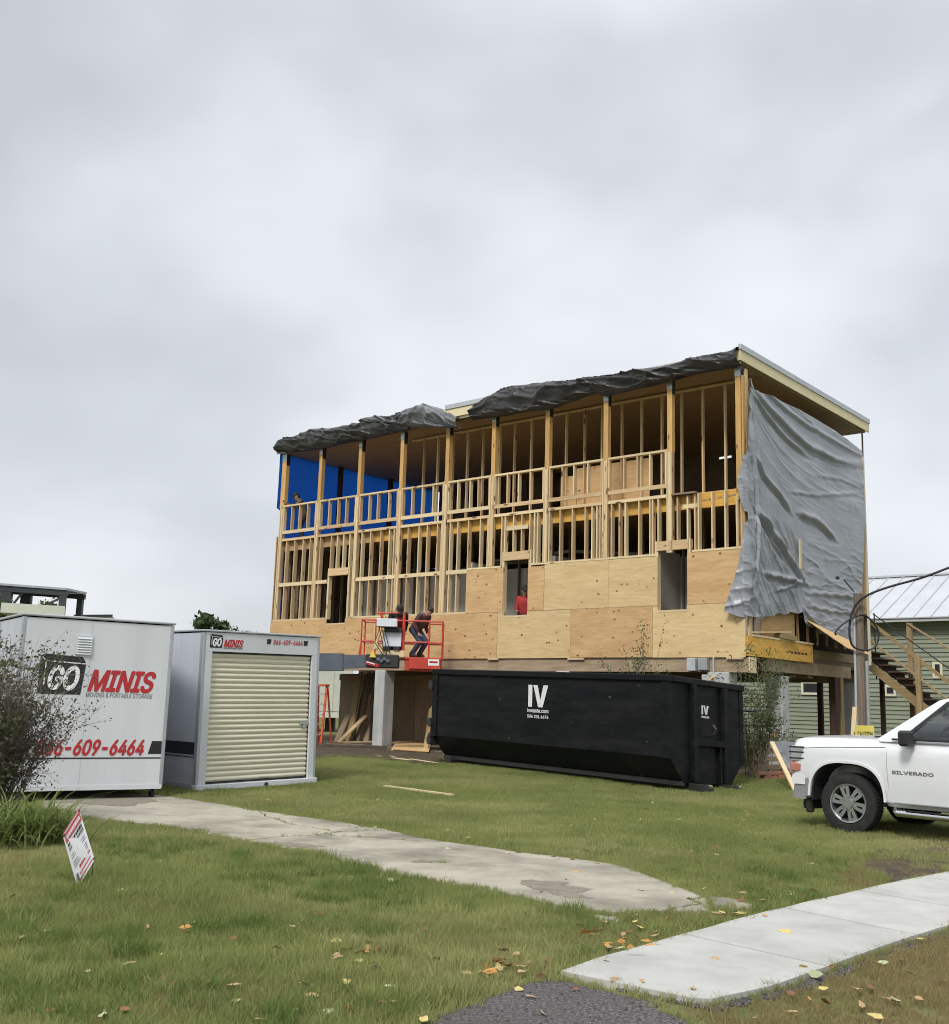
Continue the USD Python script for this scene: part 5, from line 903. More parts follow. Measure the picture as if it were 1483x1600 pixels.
    if hat:
        m = Manifold.batch_hull([Manifold.sphere(.108, 18).translate(tuple(hq(-.012, 0, .052)))]).trim_by_plane(tuple(map(float, up)), float(hq(0, 0, .045) @ up)); brim = Manifold.batch_hull([Manifold.sphere(.014, 10).translate(tuple(hq(.07, s * .07, .055))) for s in (1, -1)] + [Manifold.sphere(.012, 10).translate(tuple(hq(.165, s * .04, .045))) for s in (1, -1)])
        obj('cap', mt(m + brim), hat, p, smooth=True)
    if vest:
        v = Manifold.batch_hull([Manifold.sphere(.142, 16).translate(tuple(hp + ud * .12 + side * .06 * s)) for s in (1, -1)] + [Manifold.sphere(.147, 16).translate(tuple(ch - ud * .02 + side * .08 * s)) for s in (1, -1)]); obj('vest', mt(v), vest, p, smooth=True)
    return p
def stand(lean=0.0, turn=0.0, knee=0.0, **kw):
    """A standing pose about 1.72 m tall, leaning forward by lean radians from the hips, knees bent by knee metres."""
    hz = .93 - knee; hip = np.array([-.02 - .1 * math.sin(lean), 0, hz]); s, c = math.sin(lean), math.cos(lean); R = lambda x, y, z: hip + np.array([x * c + z * s, y, z * c - x * s])
    J = dict(hip=hip, chest=R(0, 0, .36), neck=R(.01, 0, .55), head=R(.045, 0, .685), sh_l=R(0, .19, .47), sh_r=R(0, -.19, .47), el_l=R(.06, .24, .20), el_r=R(.06, -.24, .20), wr_l=R(.28, .2, .12), wr_r=R(.28, -.2, .12),
             kn_l=(.06 + knee * 1.2, .11, .50 - knee * .4), kn_r=(.03 + knee * 1.2, -.11, .50 - knee * .4), an_l=(.0, .12, .09), an_r=(-.06, -.12, .09), look=(c, math.sin(turn), -s * .6 - .12))
    J.update(kw); return J
# ------------------------------------------------------------------ boom lift (its basket faces the camera squarely)
LO = np.array([0.0, 29.0, 0.0])
lift = thing('boom_lift', 'red and grey boom lift with its basket raised against the house', 'boom lift', LO)
def lp(px, py, Y=0.0): v = aty(px, py, 29.0 + Y); return v[0], v[2]
xl, zt = lp(566, 968); xr, _ = lp(692, 975); xl2, zd = lp(566, 1022); x0, zf0 = lp(632, 1046); x1, zf1 = lp(690, 1028)
yb = 0.95
R = .022
def rail(pts, r=R, nm='guard_rail', m='lift_red'): obj(nm, tube(pts, r, 8), m, lift)
zt2 = lp(690, 975)[1]; zm = lp(600, 1002)[1]; zr = lp(640, 958)[1]
zfl = zf1 + .0
obj('platform', bevel_box(xl, xr, 0.0, yb, zfl - .07, zfl, .012), 'lift_red', lift)
obj('platform_frame', bevel_box(x0 + .12, x1 - .02, -.06, .0, zf0 + .02, zfl - .005, .01), 'lift_red', lift); obj('platform_frame', bevel_box(x0, xr, .02, .5, zf0 - .03, zfl - .075, .015), 'lift_red', lift)
lb = lp(669, 1040), lp(686, 1034); obj('name_plate', box(lb[0][0], lb[1][0], -.066, -.061, lb[0][1], lb[1][1] + .06), 'sign_white', lift); obj('name_plate_print', box(lb[0][0] + .03, lb[1][0] - .03, -.069, -.0665, lb[0][1] + .07, lb[0][1] + .12), 'decal_red', lift)
for y in (0.0, yb): 
    rail([(xl, y, zt), (xr, y, zt)]); rail([(xl, y, zm), (xr, y, zm)])
for x in (xl, xr): rail([(x, 0, zt), (x, yb, zt)]); rail([(x, 0, zm), (x, yb, zm)])
xs = [xl, lp(587, 990)[0], lp(604, 990)[0], lp(630, 990)[0], lp(671, 990)[0], xr]
for x in xs: rail([(x, 0, zfl), (x, 0, zt)], .026 if x in xs[2:5] else .02, 'rail_post')
for x in (xl, (xl + xr) / 2, xr): rail([(x, yb, zfl), (x, yb, zt)], .02, 'rail_post')
rail([(xl, 0, zm), (xl - .05, 0, zfl - .05)], .018, 'rail_post')
a, b = lp(588, 957), lp(632, 958); rail([(a[0], .05, a[1]), (b[0], .05, b[1])], .022); rail([(a[0] + .12, .05, a[1]), (a[0] + .22, .05, lp(600, 972)[1])], .035, 'hose_guide'); rail([(b[0], .0, b[1]), (b[0], .0, zfl)], .04, 'rail_post')
# control console
a, b = lp(598, 1010), lp(628, 985); obj('control_panel', bevel_box(a[0], b[0], -.10, -.06, a[1], b[1], .01), 'panel_white', lift)
a, b = lp(590, 980), lp(622, 969); cb = obj('control_box', bevel_box(a[0], b[0], -.34, -.02, a[1], b[1] + .01, .012), 'panel_white', lift); obj('control_shroud', bevel_box(a[0] + .2, b[0] + .12, -.18, -.01, a[1] - .13, a[1] - .01, .01), 'lift_dark', lift)
for k in range(3): obj('control_lever', cyl(.012, .09, 8, (a[0] + .1 + .13 * k, -.2, b[1] + .05)), 'lift_dark', cb)
a, b = lp(590, 1028), lp(632, 1017); obj('toe_board', bevel_box(a[0], b[0], -.06, -.03, a[1], b[1], .008), 'pine_pale_h', lift)
for k, (px, py) in enumerate(((599, 1012), (615, 1012))): c = lp(px, py); obj('foot_switch', bevel_box(c[0], c[0] + .17, -.11, -.05, c[1] - .07, c[1] + .03, .01), 'lift_dark', lift)
c = lp(588, 1008); obj('work_lamp', cat(bevel_box(c[0] - .05, c[0] + .06, -.06, .04, c[1] - .12, c[1] + .12, .02)), 'hard_hat', lift); c = lp(584, 1023); obj('warning_label', prism([(c[0] - .09, c[1] - .08), (c[0] + .09, c[1] - .08), (c[0], c[1] + .12)], .02, 'xz', -.30), 'yellow_label', lift)
for k in range(5):
    q0, q1 = lp(593 + k * 2, 980), lp(600 + k * 3, 1030); rail([(q0[0], -.2, q0[1]), (q0[0] + .12 * (-1) ** k, -.24, (q0[1] + q1[1]) / 2), (q1[0], -.2, q1[1])], .010, 'hose', 'cable_black')
# boom, jib head, turret and chassis (the machine itself stands behind the containers)
a, b, c, d_ = lp(588, 1023), lp(588, 1043), lp(500, 1019), lp(500, 1046)
zc1, h1 = (a[1] + b[1]) / 2, a[1] - b[1]; zc0, h0 = (c[1] + d_[1]) / 2, c[1] - d_[1]
def boom(xa, xb, z0, z1, ha, hb, w, nm, m): obj(nm, tri([(xa, -w, z0 - ha / 2), (xa, w, z0 - ha / 2), (xa, w, z0 + ha / 2), (xa, -w, z0 + ha / 2), (xb, -w, z1 - hb / 2), (xb, w, z1 - hb / 2), (xb, w, z1 + hb / 2), (xb, -w, z1 + hb / 2)], [[0,1,2,3],[7,6,5,4],[0,4,5,1],[1,5,6,2],[2,6,7,3],[3,7,4,0]]), m, lift)
xm = lp(537, 1030)[0]; boom(-7.2, xm, zc0 - .12, zc0 - .02, h0 * 1.12, h0, .16, 'boom', 'lift_grey'); boom(xm - .3, a[0], zc0 - .025, zc1, h0 * .86, h1 * .9, .13, 'boom_extension', 'lift_grey')
a, b = lp(572, 1042), lp(604, 1026); jh = obj('jib_head', bevel_box(a[0], b[0] + .35, -.22, .18, a[1] - .02, b[1] + .05, .03), 'lift_dark', lift)
for k in range(4): q = lp(592 + 5 * k, 1030 + 3 * (k % 2)); obj('jib_pin', cyl(.05, .5, 14, (q[0], -.02, q[1]), 'y'), 'lift_grey', jh)
q = lp(580, 1037); obj('jib_decal', bar((q[0] - .12, -.235, q[1] + .02), (q[0] + .22, -.235, q[1] - .06), .02, .09), 'decal_red', jh); obj('jib_decal', bar((q[0] - .1, -.25, q[1] + .04), (q[0] + .12, -.25, q[1] - .02), .02, .03), 'sign_white', jh)
obj('turret', bevel_box(-8.0, -6.3, -.9, .9, .95, 2.2, .08), 'lift_red', lift); obj('chassis', bevel_box(-8.6, -5.9, -.8, .8, .35, .85, .05), 'lift_dark', lift)
for x in (-8.2, -6.3):
    for y in (-.95, .95): obj('wheel', cyl(.45, .32, 28, (x, y, .45 + .15), 'y'), 'tyre_rubber', lift)
# the two in the basket
zs = zfl
hx = lp(622, 958)[0]; person('person in black cap and red sleeved black jacket bent over the lift controls', (hx - .05, 29.0 + .52, zs), math.radians(-78), stand(.78, .2, .11), 'jacket_black', 'trouser_dark', 'jacket_black', 'cloth_red')
hx = lp(668, 958)[0]; person('bareheaded person in maroon and brown shirt and blue jeans in the red basket', (hx - .28, 29.0 + .50, zs), math.radians(-38), stand(.74, -.25, .15, look=(.9, -.2, .05)), 'cloth_maroon', 'denim', None, 'cloth_brown')
# one on the upper gallery at the left end, one inside the middle window opening
g0 = H(-16.50, 0.62, 6.80); person('person in dark brown jacket and cap leaning on the upper gallery rail', g0, T0 - PI / 2 - .55, stand(.42, .1, .03, wr_r=(.62, .05, 1.26), el_r=(.36, -.16, 1.2), wr_l=(.56, .16, 1.18), el_l=(.34, .22, 1.1)), 'cloth_brown', 'trouser_dark', 'jacket_black')
g0 = H(-6.86, 0.62, 3.06); person('person in dark red shirt standing inside the middle window opening', g0, T0 - PI / 2 + .5, stand(.05, .1, .0), 'cloth_red', 'denim', 'jacket_black')
# ------------------------------------------------------------------ loose timber on the site
def board(name, a, b, w, h, mat, label, category, up=(0, 0, 1), group=None): return top(name, bar(a, b, w, h, up), mat, label, category, group)
def HG(x, y, dz=0.0): p = H(x, y, 0); p[2] = float(G(p[0], p[1])) + dz + .01; return p
# planks leaning under the house by the second pier from the left
L1 = [((526, 1157), (556, 1090), .30, 'broad weathered plank slanting low under the house, its foot farthest out'), ((545, 1150), (562, 1052), .34, 'weathered plank leaning steeply under the house behind the slanting one'),
      ((556, 1155), (575, 1052), .30, 'weathered plank leaning against the beam, next left of the concrete pier'), ((572, 1152), (583, 1052), .26, 'dark weathered plank leaning close behind the concrete pier')]
for i, (p0, p1, w, lab) in enumerate(L1):
    a = aty(*p0, 34.6); a[2] = float(G(a[0], a[1])) + .02; b = aty(*p1, 35.6 + .1 * i); board('plank', a, b, .045, w, ('weathered_v', 'treated_v', 'weathered_v', 'weathered_v')[i], lab, 'plank', (.6, -.8, 0))
a = aty(664, 1176, 30.4); a[2] = float(G(a[0], a[1])) + .02; b = aty(674, 1105, 30.9); board('plywood_offcut', a, b, .02, .34, 'plywood_pale', 'pale plywood offcut leaning against the left end of the black dumpster', 'plywood', (.3, -.95, 0))
def flatstack(px, n, th, mat, name, labs, category, Y=None):
    q = [gnd(x, y, .2) for x, y in px]; rz_ = 0
    for k in range(n):
        j = rng.normal(0, .03, 2); pl = Polygon([(p[0] + j[0], p[1] + j[1]) for p in q]).buffer(0); z = float(G(q[0][0], q[0][1])) + .03 + k * (th + .004); top(name, prism(pl, th, 'xy', z), mat, labs[k], category)
flatstack([(612, 1176), (668, 1180), (672, 1166), (618, 1163)], 3, .022, 'ply_end', 'plywood_sheet', ['lowest plywood sheet of the flat pile beside the concrete pier', 'middle plywood sheet of the flat pile beside the concrete pier', 'topmost plywood sheet of the flat pile beside the concrete pier'], 'plywood')
for i, (p, q_, w, h, m, lab) in enumerate((((602, 1220), (708, 1231), .09, .03, 'pine_pale_h', 'thin pale board lying on the lawn left of the dumpster'), ((590, 1186), (640, 1192), .14, .04, 'pine_pale_h', 'short pale board lying on the mud in front of the pier'),
        ((520, 1166), (600, 1170), .15, .04, 'weathered_h', 'weathered board lying flat on the mud left of the pier'), ((545, 1161), (612, 1164), .10, .04, 'pine_h', 'pine board lying on the mud at the foot of the leaning planks'), ((610, 1186), (682, 1196), .10, .04, 'pine_pale_h', 'pale board lying half under the left end of the dumpster'),
        ((600, 1157), (668, 1163), .25, .03, 'plastic_sheet', 'white strip lying behind the plywood pile under the house'), ((640, 1146), (672, 1152), .1, .04, 'treated_h', 'short treated board lying against the store panels'))):
    a, b = gnd(*p, .18), gnd(*q_, .18)
    if a[1] > 40: a, b = aty(*p, 35.5), aty(*q_, 35.0)
    for v in (a, b): v[2] = float(G(v[0], v[1])) + .035
    board('board', a, b, w, h, m, lab, 'board')
for i, (p0, p1, Y, w, m, lab) in enumerate((((530, 1158), (572, 1118), 34.2, .22, 'pine_h', 'pale pine board propped low across the feet of the leaning planks'), ((562, 1160), (578, 1085), 34.9, .16, 'pine_v', 'narrow pale board leaning among the dark planks'), ((516, 1163), (585, 1158), 33.6, .14, 'pine_h', 'pine board lying in front of the leaning planks'), ((606, 1170), (690, 1183), 31.2, .12, 'pine_pale_h', 'pale board lying in front of the plywood pile'), ((595, 1168), (650, 1152), 34.0, .1, 'pine_h', 'thin board lying aslant behind the plywood pile'))):
    a, b = aty(*p0, Y), aty(*p1, Y + .5); a[2] = float(G(a[0], a[1])) + .04
    if abs(p0[1] - p1[1]) < 20: b[2] = float(G(b[0], b[1])) + .05 + .02 * i
    board('board', a, b, .04 if p1[1] < 1130 else w, w if p1[1] < 1130 else .04, m, lab, 'board', (0, 0, 1) if p1[1] > 1130 else (.6, -.8, 0))
# rubble of offcuts and lumps on the bare earth
rub = []
for k in range(170):
    x, y = rng.uniform(-17, -6.5), rng.uniform(-2.3, 1.0); p = HG(x, y); s = rng.uniform(.02, .07); b_ = box(-s * rng.uniform(1, 3), s * 2, -s, s, -.01, s * .8); b_.apply_transform(rotm(rng.uniform(0, PI), [0, 0, 1])); rub.append(mv(b_, p))
tag(obj('rubble', cat(rub[:85]), 'weathered_h'), 'scattered offcuts and rubble on the bare earth before the house', 'rubble', kind='stuff')
# orange step ladder behind the right container
p = aty(499, 1158, 33.0); p[2] = float(G(p[0], p[1])); ld = thing('step_ladder', 'orange step ladder standing behind the right hand container', 'ladder', p, -.5)
for x0, x1, y in ((-.26, -.17, -.28), (.26, .17, -.28)): obj('side_rail', bar((x0, y, 0), (x1, 0, 1.75), .07, .03), 'orange_paint', ld); obj('side_rail', bar((x0, -y, 0), (x1, .04, 1.75), .05, .03), 'orange_paint', ld)
for k in range(5): z = .3 + .3 * k; f_ = z / 1.75; obj('step', box(-.25 + .08 * f_, .25 - .08 * f_, -.28 * (1 - f_) - .05, -.28 * (1 - f_) + .05, z - .012, z + .012), 'galvanised', ld)
obj('top_cap', bevel_box(-.2, .2, -.09, .12, 1.74, 1.80, .01), 'orange_paint', ld)

# ------------------------------------------------------------------ utility pole stub, service cable
pb = aty(1345.5, 1148, 26.0); pb[2] = float(G(pb[0], pb[1])); pz = aty(1341, 928, 26.0)[2]
pole = thing('utility_post', 'weathered timber service post standing before the stairs', 'post', pb)
ph_ = pz - pb[2]; tp = np.array([aty(1341, 928, 26.0)[0] - pb[0], 0, ph_])
obj('shaft', tube([(0, 0, -.2), tp * .5, tp], [.125, .118, .11], 14), 'pole_wood', pole, smooth=40)
obj('meter_pipe', tube([(.17, -.02, 0), tp * .35 + [.16, -.02, 0], tp * .62 + [.15, -.02, 0]], .055, 10), 'galvanised', pole); obj('conduit', tube([(-.13, -.05, 0), tp * .5 + [-.13, -.05, 0], tp * .86 + [-.13, -.05, 0]], .03, 8), 'plastic_grey', pole); obj('pipe_box', bevel_box(-.28, .26, -.10, -.06, .1, 1.0, .01), 'pole_wood', pole)
obj('stay_rod', tube([tp + [-.1, 0, .05], tp + [-.34, -.02, .33]], .016, 6), 'steel_black', pole); obj('insulator', mv(trimesh.creation.icosphere(1, .05), tp + [-.5, -.02, .38]), 'steel_black', pole)
def curve(px, Y, n=40):
    q = np.array([aty(x, y, Y + dy) for x, y, dy in px]); t_ = np.linspace(0, 1, len(q)); tt = np.linspace(0, 1, n)
    from scipy.interpolate import CubicSpline
    return np.stack([CubicSpline(t_, q[:, k])(tt) for k in range(3)], 1)
top('service_cable', tube(curve([(1530, 872, -1.5), (1483, 887, -1.2), (1440, 903, -.9), (1400, 914, -.6), (1360, 928, -.35), (1338, 945, -.2), (1329, 968, -.16), (1328, 995, -.16), (1336, 1012, -.18)], 26.0, 80), .028, 7), 'cable_black', 'black overhead cable swooping down to the timber service post', 'cable', smooth=True)
top('cable_loop', tube(curve([(1336, 1012, -.18), (1350, 1016, -.2), (1366, 1012, -.2), (1373, 996, -.2), (1370, 980, -.2), (1358, 966, -.2), (1346, 961, -.2), (1328, 968, -.2), (1310, 982, -.2), (1307, 992, -.2)], 26.0, 80), .022, 7), 'cable_black', 'slack black cable loop hanging round the timber service post', 'cable', smooth=True)

# ------------------------------------------------------------------ outside stairs at the back right corner
stc = thing('staircase', 'brown timber outside staircase with pale handrails descending to the right', 'staircase', O0, T0)
sy0, sy1 = 9.0, 10.3
X0, Z0, X1, Z1 = -0.62, 3.42, 3.4, 0.15
nst = 17
for k in range(nst):
    x = X0 + (X1 - X0) * k / nst; z = Z0 + (Z1 - Z0) * k / nst; w = (X1 - X0) / nst
    obj('tread', box(x - .03, x + w + .02, sy0 - .03, sy1 + .03, z - .045, z), 'brown_stain_h', stc); obj('riser', box(x - .012, x + .012, sy0, sy1, z - (Z0 - Z1) / nst, z - .046), 'brown_stain_v', stc)
for y in (sy0 - .06, sy1 + .02):
    obj('stringer', prism([(X0 - .1, Z0 - .36), (X0 - .1, Z0 - .06), (X1, Z1 - .06), (X1, Z1 - .36)], .042, 'xz', y), 'treated_h', stc)
obj('landing', box(-2.4, X0 - .02, sy0 - .9, sy1 + .1, Z0 - .06, Z0), 'brown_stain_h', stc); obj('landing_rim', box(-2.4, X0 + .02, sy0 - .95, sy0 - .905, Z0 - .34, Z0 - .005), 'treated_h', stc)
px = lambda x, y, d: fac(x, y, d)
for (a, b, d, w, h, m) in (((1340, 957), (1500, 1080), sy0 - .09, .04, .10, 'treated_h'), ((1349, 993), (1500, 1108), sy0 - .1, .14, .04, 'treated_h'), ((1418, 974), (1500, 1024), sy1 + .1, .14, .04, 'treated_h'), ((1364, 959), (1500, 1057), sy1 - .3, .03, .03, 'steel_black')):
    A_, B_ = px(*a, d), px(*b, d); obj('hand_rail', bar((A_[0], d, A_[1]), (B_[0], d, B_[1]), w, h), m, stc)
for (a, b, d, w, m) in (((1434, 1024), (1436, 1140), sy0 - .13, .14, 'treated_v'), ((1421, 974), (1421, 1150), sy1 + .14, .14, 'treated_v'), ((1366, 958), (1366, 1040), sy1 - .3, .03, 'steel_black')):
    A_, B_ = px(*a, d), px(*b, d); obj('rail_post', box(A_[0] - w / 2, A_[0] + w / 2, d - w / 2, d + w / 2, max(.05, B_[1] - .4), A_[1]), m, stc)
for x in (-1.9, -.9): obj('support_post', box(x - .07, x + .07, sy0 - .3, sy0 - .16, .1, Z0 - .35), 'brown_stain_v', stc); obj('support_post', box(x + .3, x + .42, sy1 - .2, sy1 - .08, .1, Z0 - .35), 'brown_stain_v', stc)

# ------------------------------------------------------------------ green house behind
gh = thing('green_house', 'green clapboard house with white metal roof behind the stairs', 'house', O0 + EY * 18, T0)
gx0, gx1 = -13.0, 12.0
nb = 29; zb0, zb1 = .3, 5.02
for k in range(nb):
    z = zb0 + (zb1 - zb0) * k / nb; hgt = (zb1 - zb0) / nb; obj('siding_board', tri([(gx0, 0, z), (gx1, 0, z), (gx1, -.035, z + .004), (gx0, -.035, z + .004), (gx0, 0.0, z + hgt + .01), (gx1, 0.0, z + hgt + .01)], [[3, 2, 5, 4], [0, 1, 2, 3]]), 'siding_green', gh)
obj('wall', box(gx0, gx1, .02, 8, .2, 5.03), 'siding_green', gh)
obj('eave_trim', box(gx0 - .3, gx1 + .3, -.46, -.42, 4.98, 5.16), 'plastic_grey', gh); obj('soffit', box(gx0 - .3, gx1 + .3, -.42, .0, 5.02, 5.05), 'trim_cream', gh)
obj('roof_sheet', tri([(gx0 - .4, -.5, 5.14), (gx1 + .4, -.5, 5.14), (gx1 + .4, 4.2, 7.24), (gx0 - .4, 4.2, 7.24), (gx0 - .4, 8.9, 5.14), (gx1 + .4, 8.9, 5.14), (gx0 - .4, -.5, 5.10), (gx1 + .4, -.5, 5.10)], [[0,1,2,3],[3,2,5,4],[6,7,1,0]]), 'metal_roof', gh)
for k in range(42): x = gx0 + .1 + k * .61; obj('roof_seam', tri([(x, -.5, 5.145), (x + .025, -.5, 5.145), (x + .025, 4.2, 7.245), (x, 4.2, 7.245), (x, -.5, 5.185), (x + .025, -.5, 5.185), (x + .025, 4.2, 7.285), (x, 4.2, 7.285)], [[0,1,5,4],[4,5,6,7],[1,2,6,5],[3,0,4,7]]), 'metal_roof', gh)
obj('ridge_cap', box(gx0 - .4, gx1 + .4, 4.05, 4.35, 7.22, 7.30), 'metal_roof', gh)
for (a, b) in (((1251, 1064), (1283, 1086)), ((1381, 1070), (1400, 1088)), ((1456, 1034), (1473, 1060)), ((1330, 1064), (1345, 1085)), ((1486, 1030), (1515, 1060))):
    A_, B_ = fac(*a, 17.9), fac(*b, 17.9); f_ = obj('window', cat(box(A_[0], B_[0], -.075, -.04, B_[1], B_[1] + .09), box(A_[0], B_[0], -.075, -.04, A_[1] - .09, A_[1]), box(A_[0], A_[0] + .09, -.075, -.04, B_[1] + .09, A_[1] - .09), box(B_[0] - .09, B_[0], -.075, -.04, B_[1] + .09, A_[1] - .09)), 'trim_cream', gh); obj('pane', box(A_[0] + .09, B_[0] - .09, -.05, -.042, B_[1] + .09, A_[1] - .09), 'pane_dark', f_)
A_, B_ = fac(1297, 1115, 17.9), fac(1304, 1130, 17.9); obj('vent_box', box(A_[0], B_[0], -.1, -.04, B_[1], A_[1]), 'trim_cream', gh)
A_ = fac(1301, 1095, 17.9); obj('wall_lamp', cat(mv(trimesh.creation.icosphere(1, .1), (A_[0], -.12, A_[1])), mv(trimesh.creation.icosphere(1, .1), (A_[0], -.12, A_[1] + .22))), 'steel_black', gh)
# ------------------------------------------------------------------ pale trailer seen under the left end of the house
tl0 = aty(470, 1045, 45.0); tr0 = aty(538, 1050, 45.0); tr = thing('office_trailer', 'pale green site trailer seen beneath the left end of the house', 'trailer', (tr0[0], 45.0, 0.2), .1)
zt_, zb_ = aty(538, 1040, 45.0)[2] - .2 + .5, aty(538, 1112, 45.0)[2] - .2
obj('wall', box(-7.5, 0, .0, 3, zb_, zt_), 'trailer_cream', tr); obj('end_wall', box(.003, .35, -.02, 3, zb_ + .18, zt_ - .28), 'wall_cream', tr); obj('skirt', box(-7.5, .0, .02, .1, zb_ - .26, zb_ - .01), 'wall_cream', tr)
for k in range(8): obj('panel_strip', box(-6.9 + .92 * k, -6.86 + .92 * k, -.02, -.001, zb_, zt_), 'wall_cream', tr)
obj('roof', box(-7.6, .4, -.08, 3.1, zt_, zt_ + .08), 'trailer_cream', tr)
for x in (-6, -3, -.5): obj('support', box(x - .2, x + .2, .5, 2.5, 0, zb_ - .01), 'lift_dark', tr)
# ------------------------------------------------------------------ roofs and canopy beyond the containers
ca = thing('canopy', 'dark steel carport canopy standing beyond the left container', 'canopy', (0, 30, 0))
q = lambda x, y, d=0: (aty(x, y, 30 + d)[0], aty(x, y, 30 + d)[2])
a, b, c = q(-60, 910), q(104, 922), q(104, 930)
obj('roof_sheet', tri([(a[0], 0, a[1] + .06), (b[0], 0, b[1] + .06), (b[0], 1.6, b[1] + .10), (a[0], 1.6, a[1] + .10), (a[0], 0, a[1]), (b[0], 0, b[1]), (b[0], 1.6, b[1] + .04), (a[0], 1.6, a[1] + .04)], [[0,1,2,3],[7,6,5,4],[4,5,1,0],[5,6,2,1]]), 'canopy_sheet', ca)
obj('edge_beam', bar((a[0], .1, a[1] - .08), (b[0], .1, b[1] - .08), .12, .15), 'canopy_metal', ca); obj('edge_beam', bar((a[0], 1.5, a[1] - .05), (b[0], 1.5, b[1] - .05), .12, .15), 'canopy_metal', ca)
for px_, w in ((95, .16), (6, .3)): x = q(px_, 940)[0]; obj('post', box(x - w / 2, x + w / 2, .05, .21, .1, a[1] - .1), 'canopy_metal', ca); obj('post', box(x - w / 2, x + w / 2, 1.42, 1.58, .1, a[1] - .1), 'canopy_metal', ca)
for (p0, p1) in (((90, 934), (64, 949)), ((33, 924), (14, 948)), ((12, 952), (34, 944))): A_, B_ = q(*p0), q(*p1); obj('brace', bar((A_[0], .13, A_[1]), (B_[0], .13, B_[1]), .05), 'canopy_metal', ca)
for nm, lab, pts, Y, m in (('cream_building', 'flat cream building seen over the left container beneath the canopy', ((12, 949), (86, 953)), 27.0, 'wall_cream'), ('low_roof_building', 'low pale gabled building peeping over the left container', ((124, 964), (190, 969)), 40.0, 'wall_cream')):
    A_, B_ = aty(*pts[0], Y), aty(*pts[1], Y); bl = thing(nm, lab, 'building', (A_[0], Y, .2), .36); w = B_[0] - A_[0]; z = A_[2] - .2
    obj('wall', box(0, w, 0, 5, 0, z - .15), m, bl)
    if nm == 'low_roof_building': obj('roof', prism([(-.2, z - .15), (w + .3, z - .32), (w * .72, z + .08), (-.2, z + .0)], 5.2, 'xz', -.1), 'trim_cream', bl); obj('roof_edge', bar((-.2, -.12, z + .02), (w * .74, -.12, z + .11), .06, .08), 'canopy_metal', bl)
    else: obj('roof', box(-.15, w + .15, -.15, 5.1, z - .148, z + .1), 'trailer_cream', bl)

# ------------------------------------------------------------------ things behind the truck
p = aty(1352, 1155, 21.0); ys = thing('yellow_sign', 'yellow caution board standing beyond the truck bonnet', 'sign', (p[0], 21.0, 0), .08)
zt_ = aty(1352, 1134, 21.0)[2]; obj('board', bevel_box(-.19, .19, 0, .02, zt_ - .62, zt_, .005), 'sign_yellow', ys); obj('lettering', text('CAUTION', .085, (-.15, -.001, zt_ - .2), (1, 0, 0), (0, 0, 1), .30), 'decal_black', ys); obj('leg', box(-.17, -.13, .021, .05, 0, zt_ - .1), 'pine_v', ys); obj('leg', box(.13, .17, .021, .05, 0, zt_ - .1), 'pine_v', ys)
a = aty(1206, 1160, 22.0); b = aty(1246, 1212, 20.6); b[2] = .04; board('board', a, b, .09, .04, 'pine_pale_h', 'pale board slanting down beside the truck headlamp', 'board')
a = aty(1336, 1105, 23.0); b = aty(1326, 1160, 22.6); b[2] = .05; board('board', a, b, .09, .05, 'pine_pale_v', 'pale board leaning upright beyond the truck bonnet', 'board')
tp_ = [aty(1206, 1158, 22.3), aty(1262, 1160, 22.3), aty(1262, 1212, 21.6), aty(1236, 1206, 21.8)]
n_ = 24; P = np.zeros((n_, n_, 3))
for i in range(n_):
    for j in range(n_):
        u, v = i / (n_ - 1), j / (n_ - 1); P[i, j] = (tp_[0] * (1 - u) + tp_[1] * u) * (1 - v) + (tp_[3] * (1 - u) + tp_[2] * u) * v
P[..., 1] -= .22 * (meshkit.fbm(P * np.array([2.2, 1, 2.2]), 4, 3) - .5); top('grey_sheet', grid_mesh(P), 'tarp_dark_grey', 'creased grey plastic sheet hung behind the truck headlamp', 'plastic sheet', smooth=True)
sk = thing('brick_stack', 'low stack of red bricks on the grass left of the truck bumper', 'bricks', (*gnd(1220, 1222, .12)[:2], .11), .6)
for r_ in range(3):
    for k in range(6): b_ = bevel_box(-.1, .1, -.048, .048, 0, .066, .006); b_.apply_transform(rotm(rng.normal(0, .05), [0, 0, 1])); obj('brick', mv(b_, (-.55 + .22 * k + .1 * (r_ % 2), rng.normal(0, .01), .02 + .07 * r_)), 'brick_red', sk)
pl = thing('pallet', 'wooden pallet leaning behind the tall weeds beside the dumpster', 'pallet', (*aty(1204, 1215, 23.6)[:2], .16), .5, tilt=(-14, 0))
for k in range(6): obj('slat', box(-.5, .5, -.02, 0, .03 + .17 * k, .13 + .17 * k), 'treated_h', pl)
for x in (-.45, 0, .42): obj('runner', box(x, x + .04, .001, .09, 0, 1.02), 'treated_v', pl)

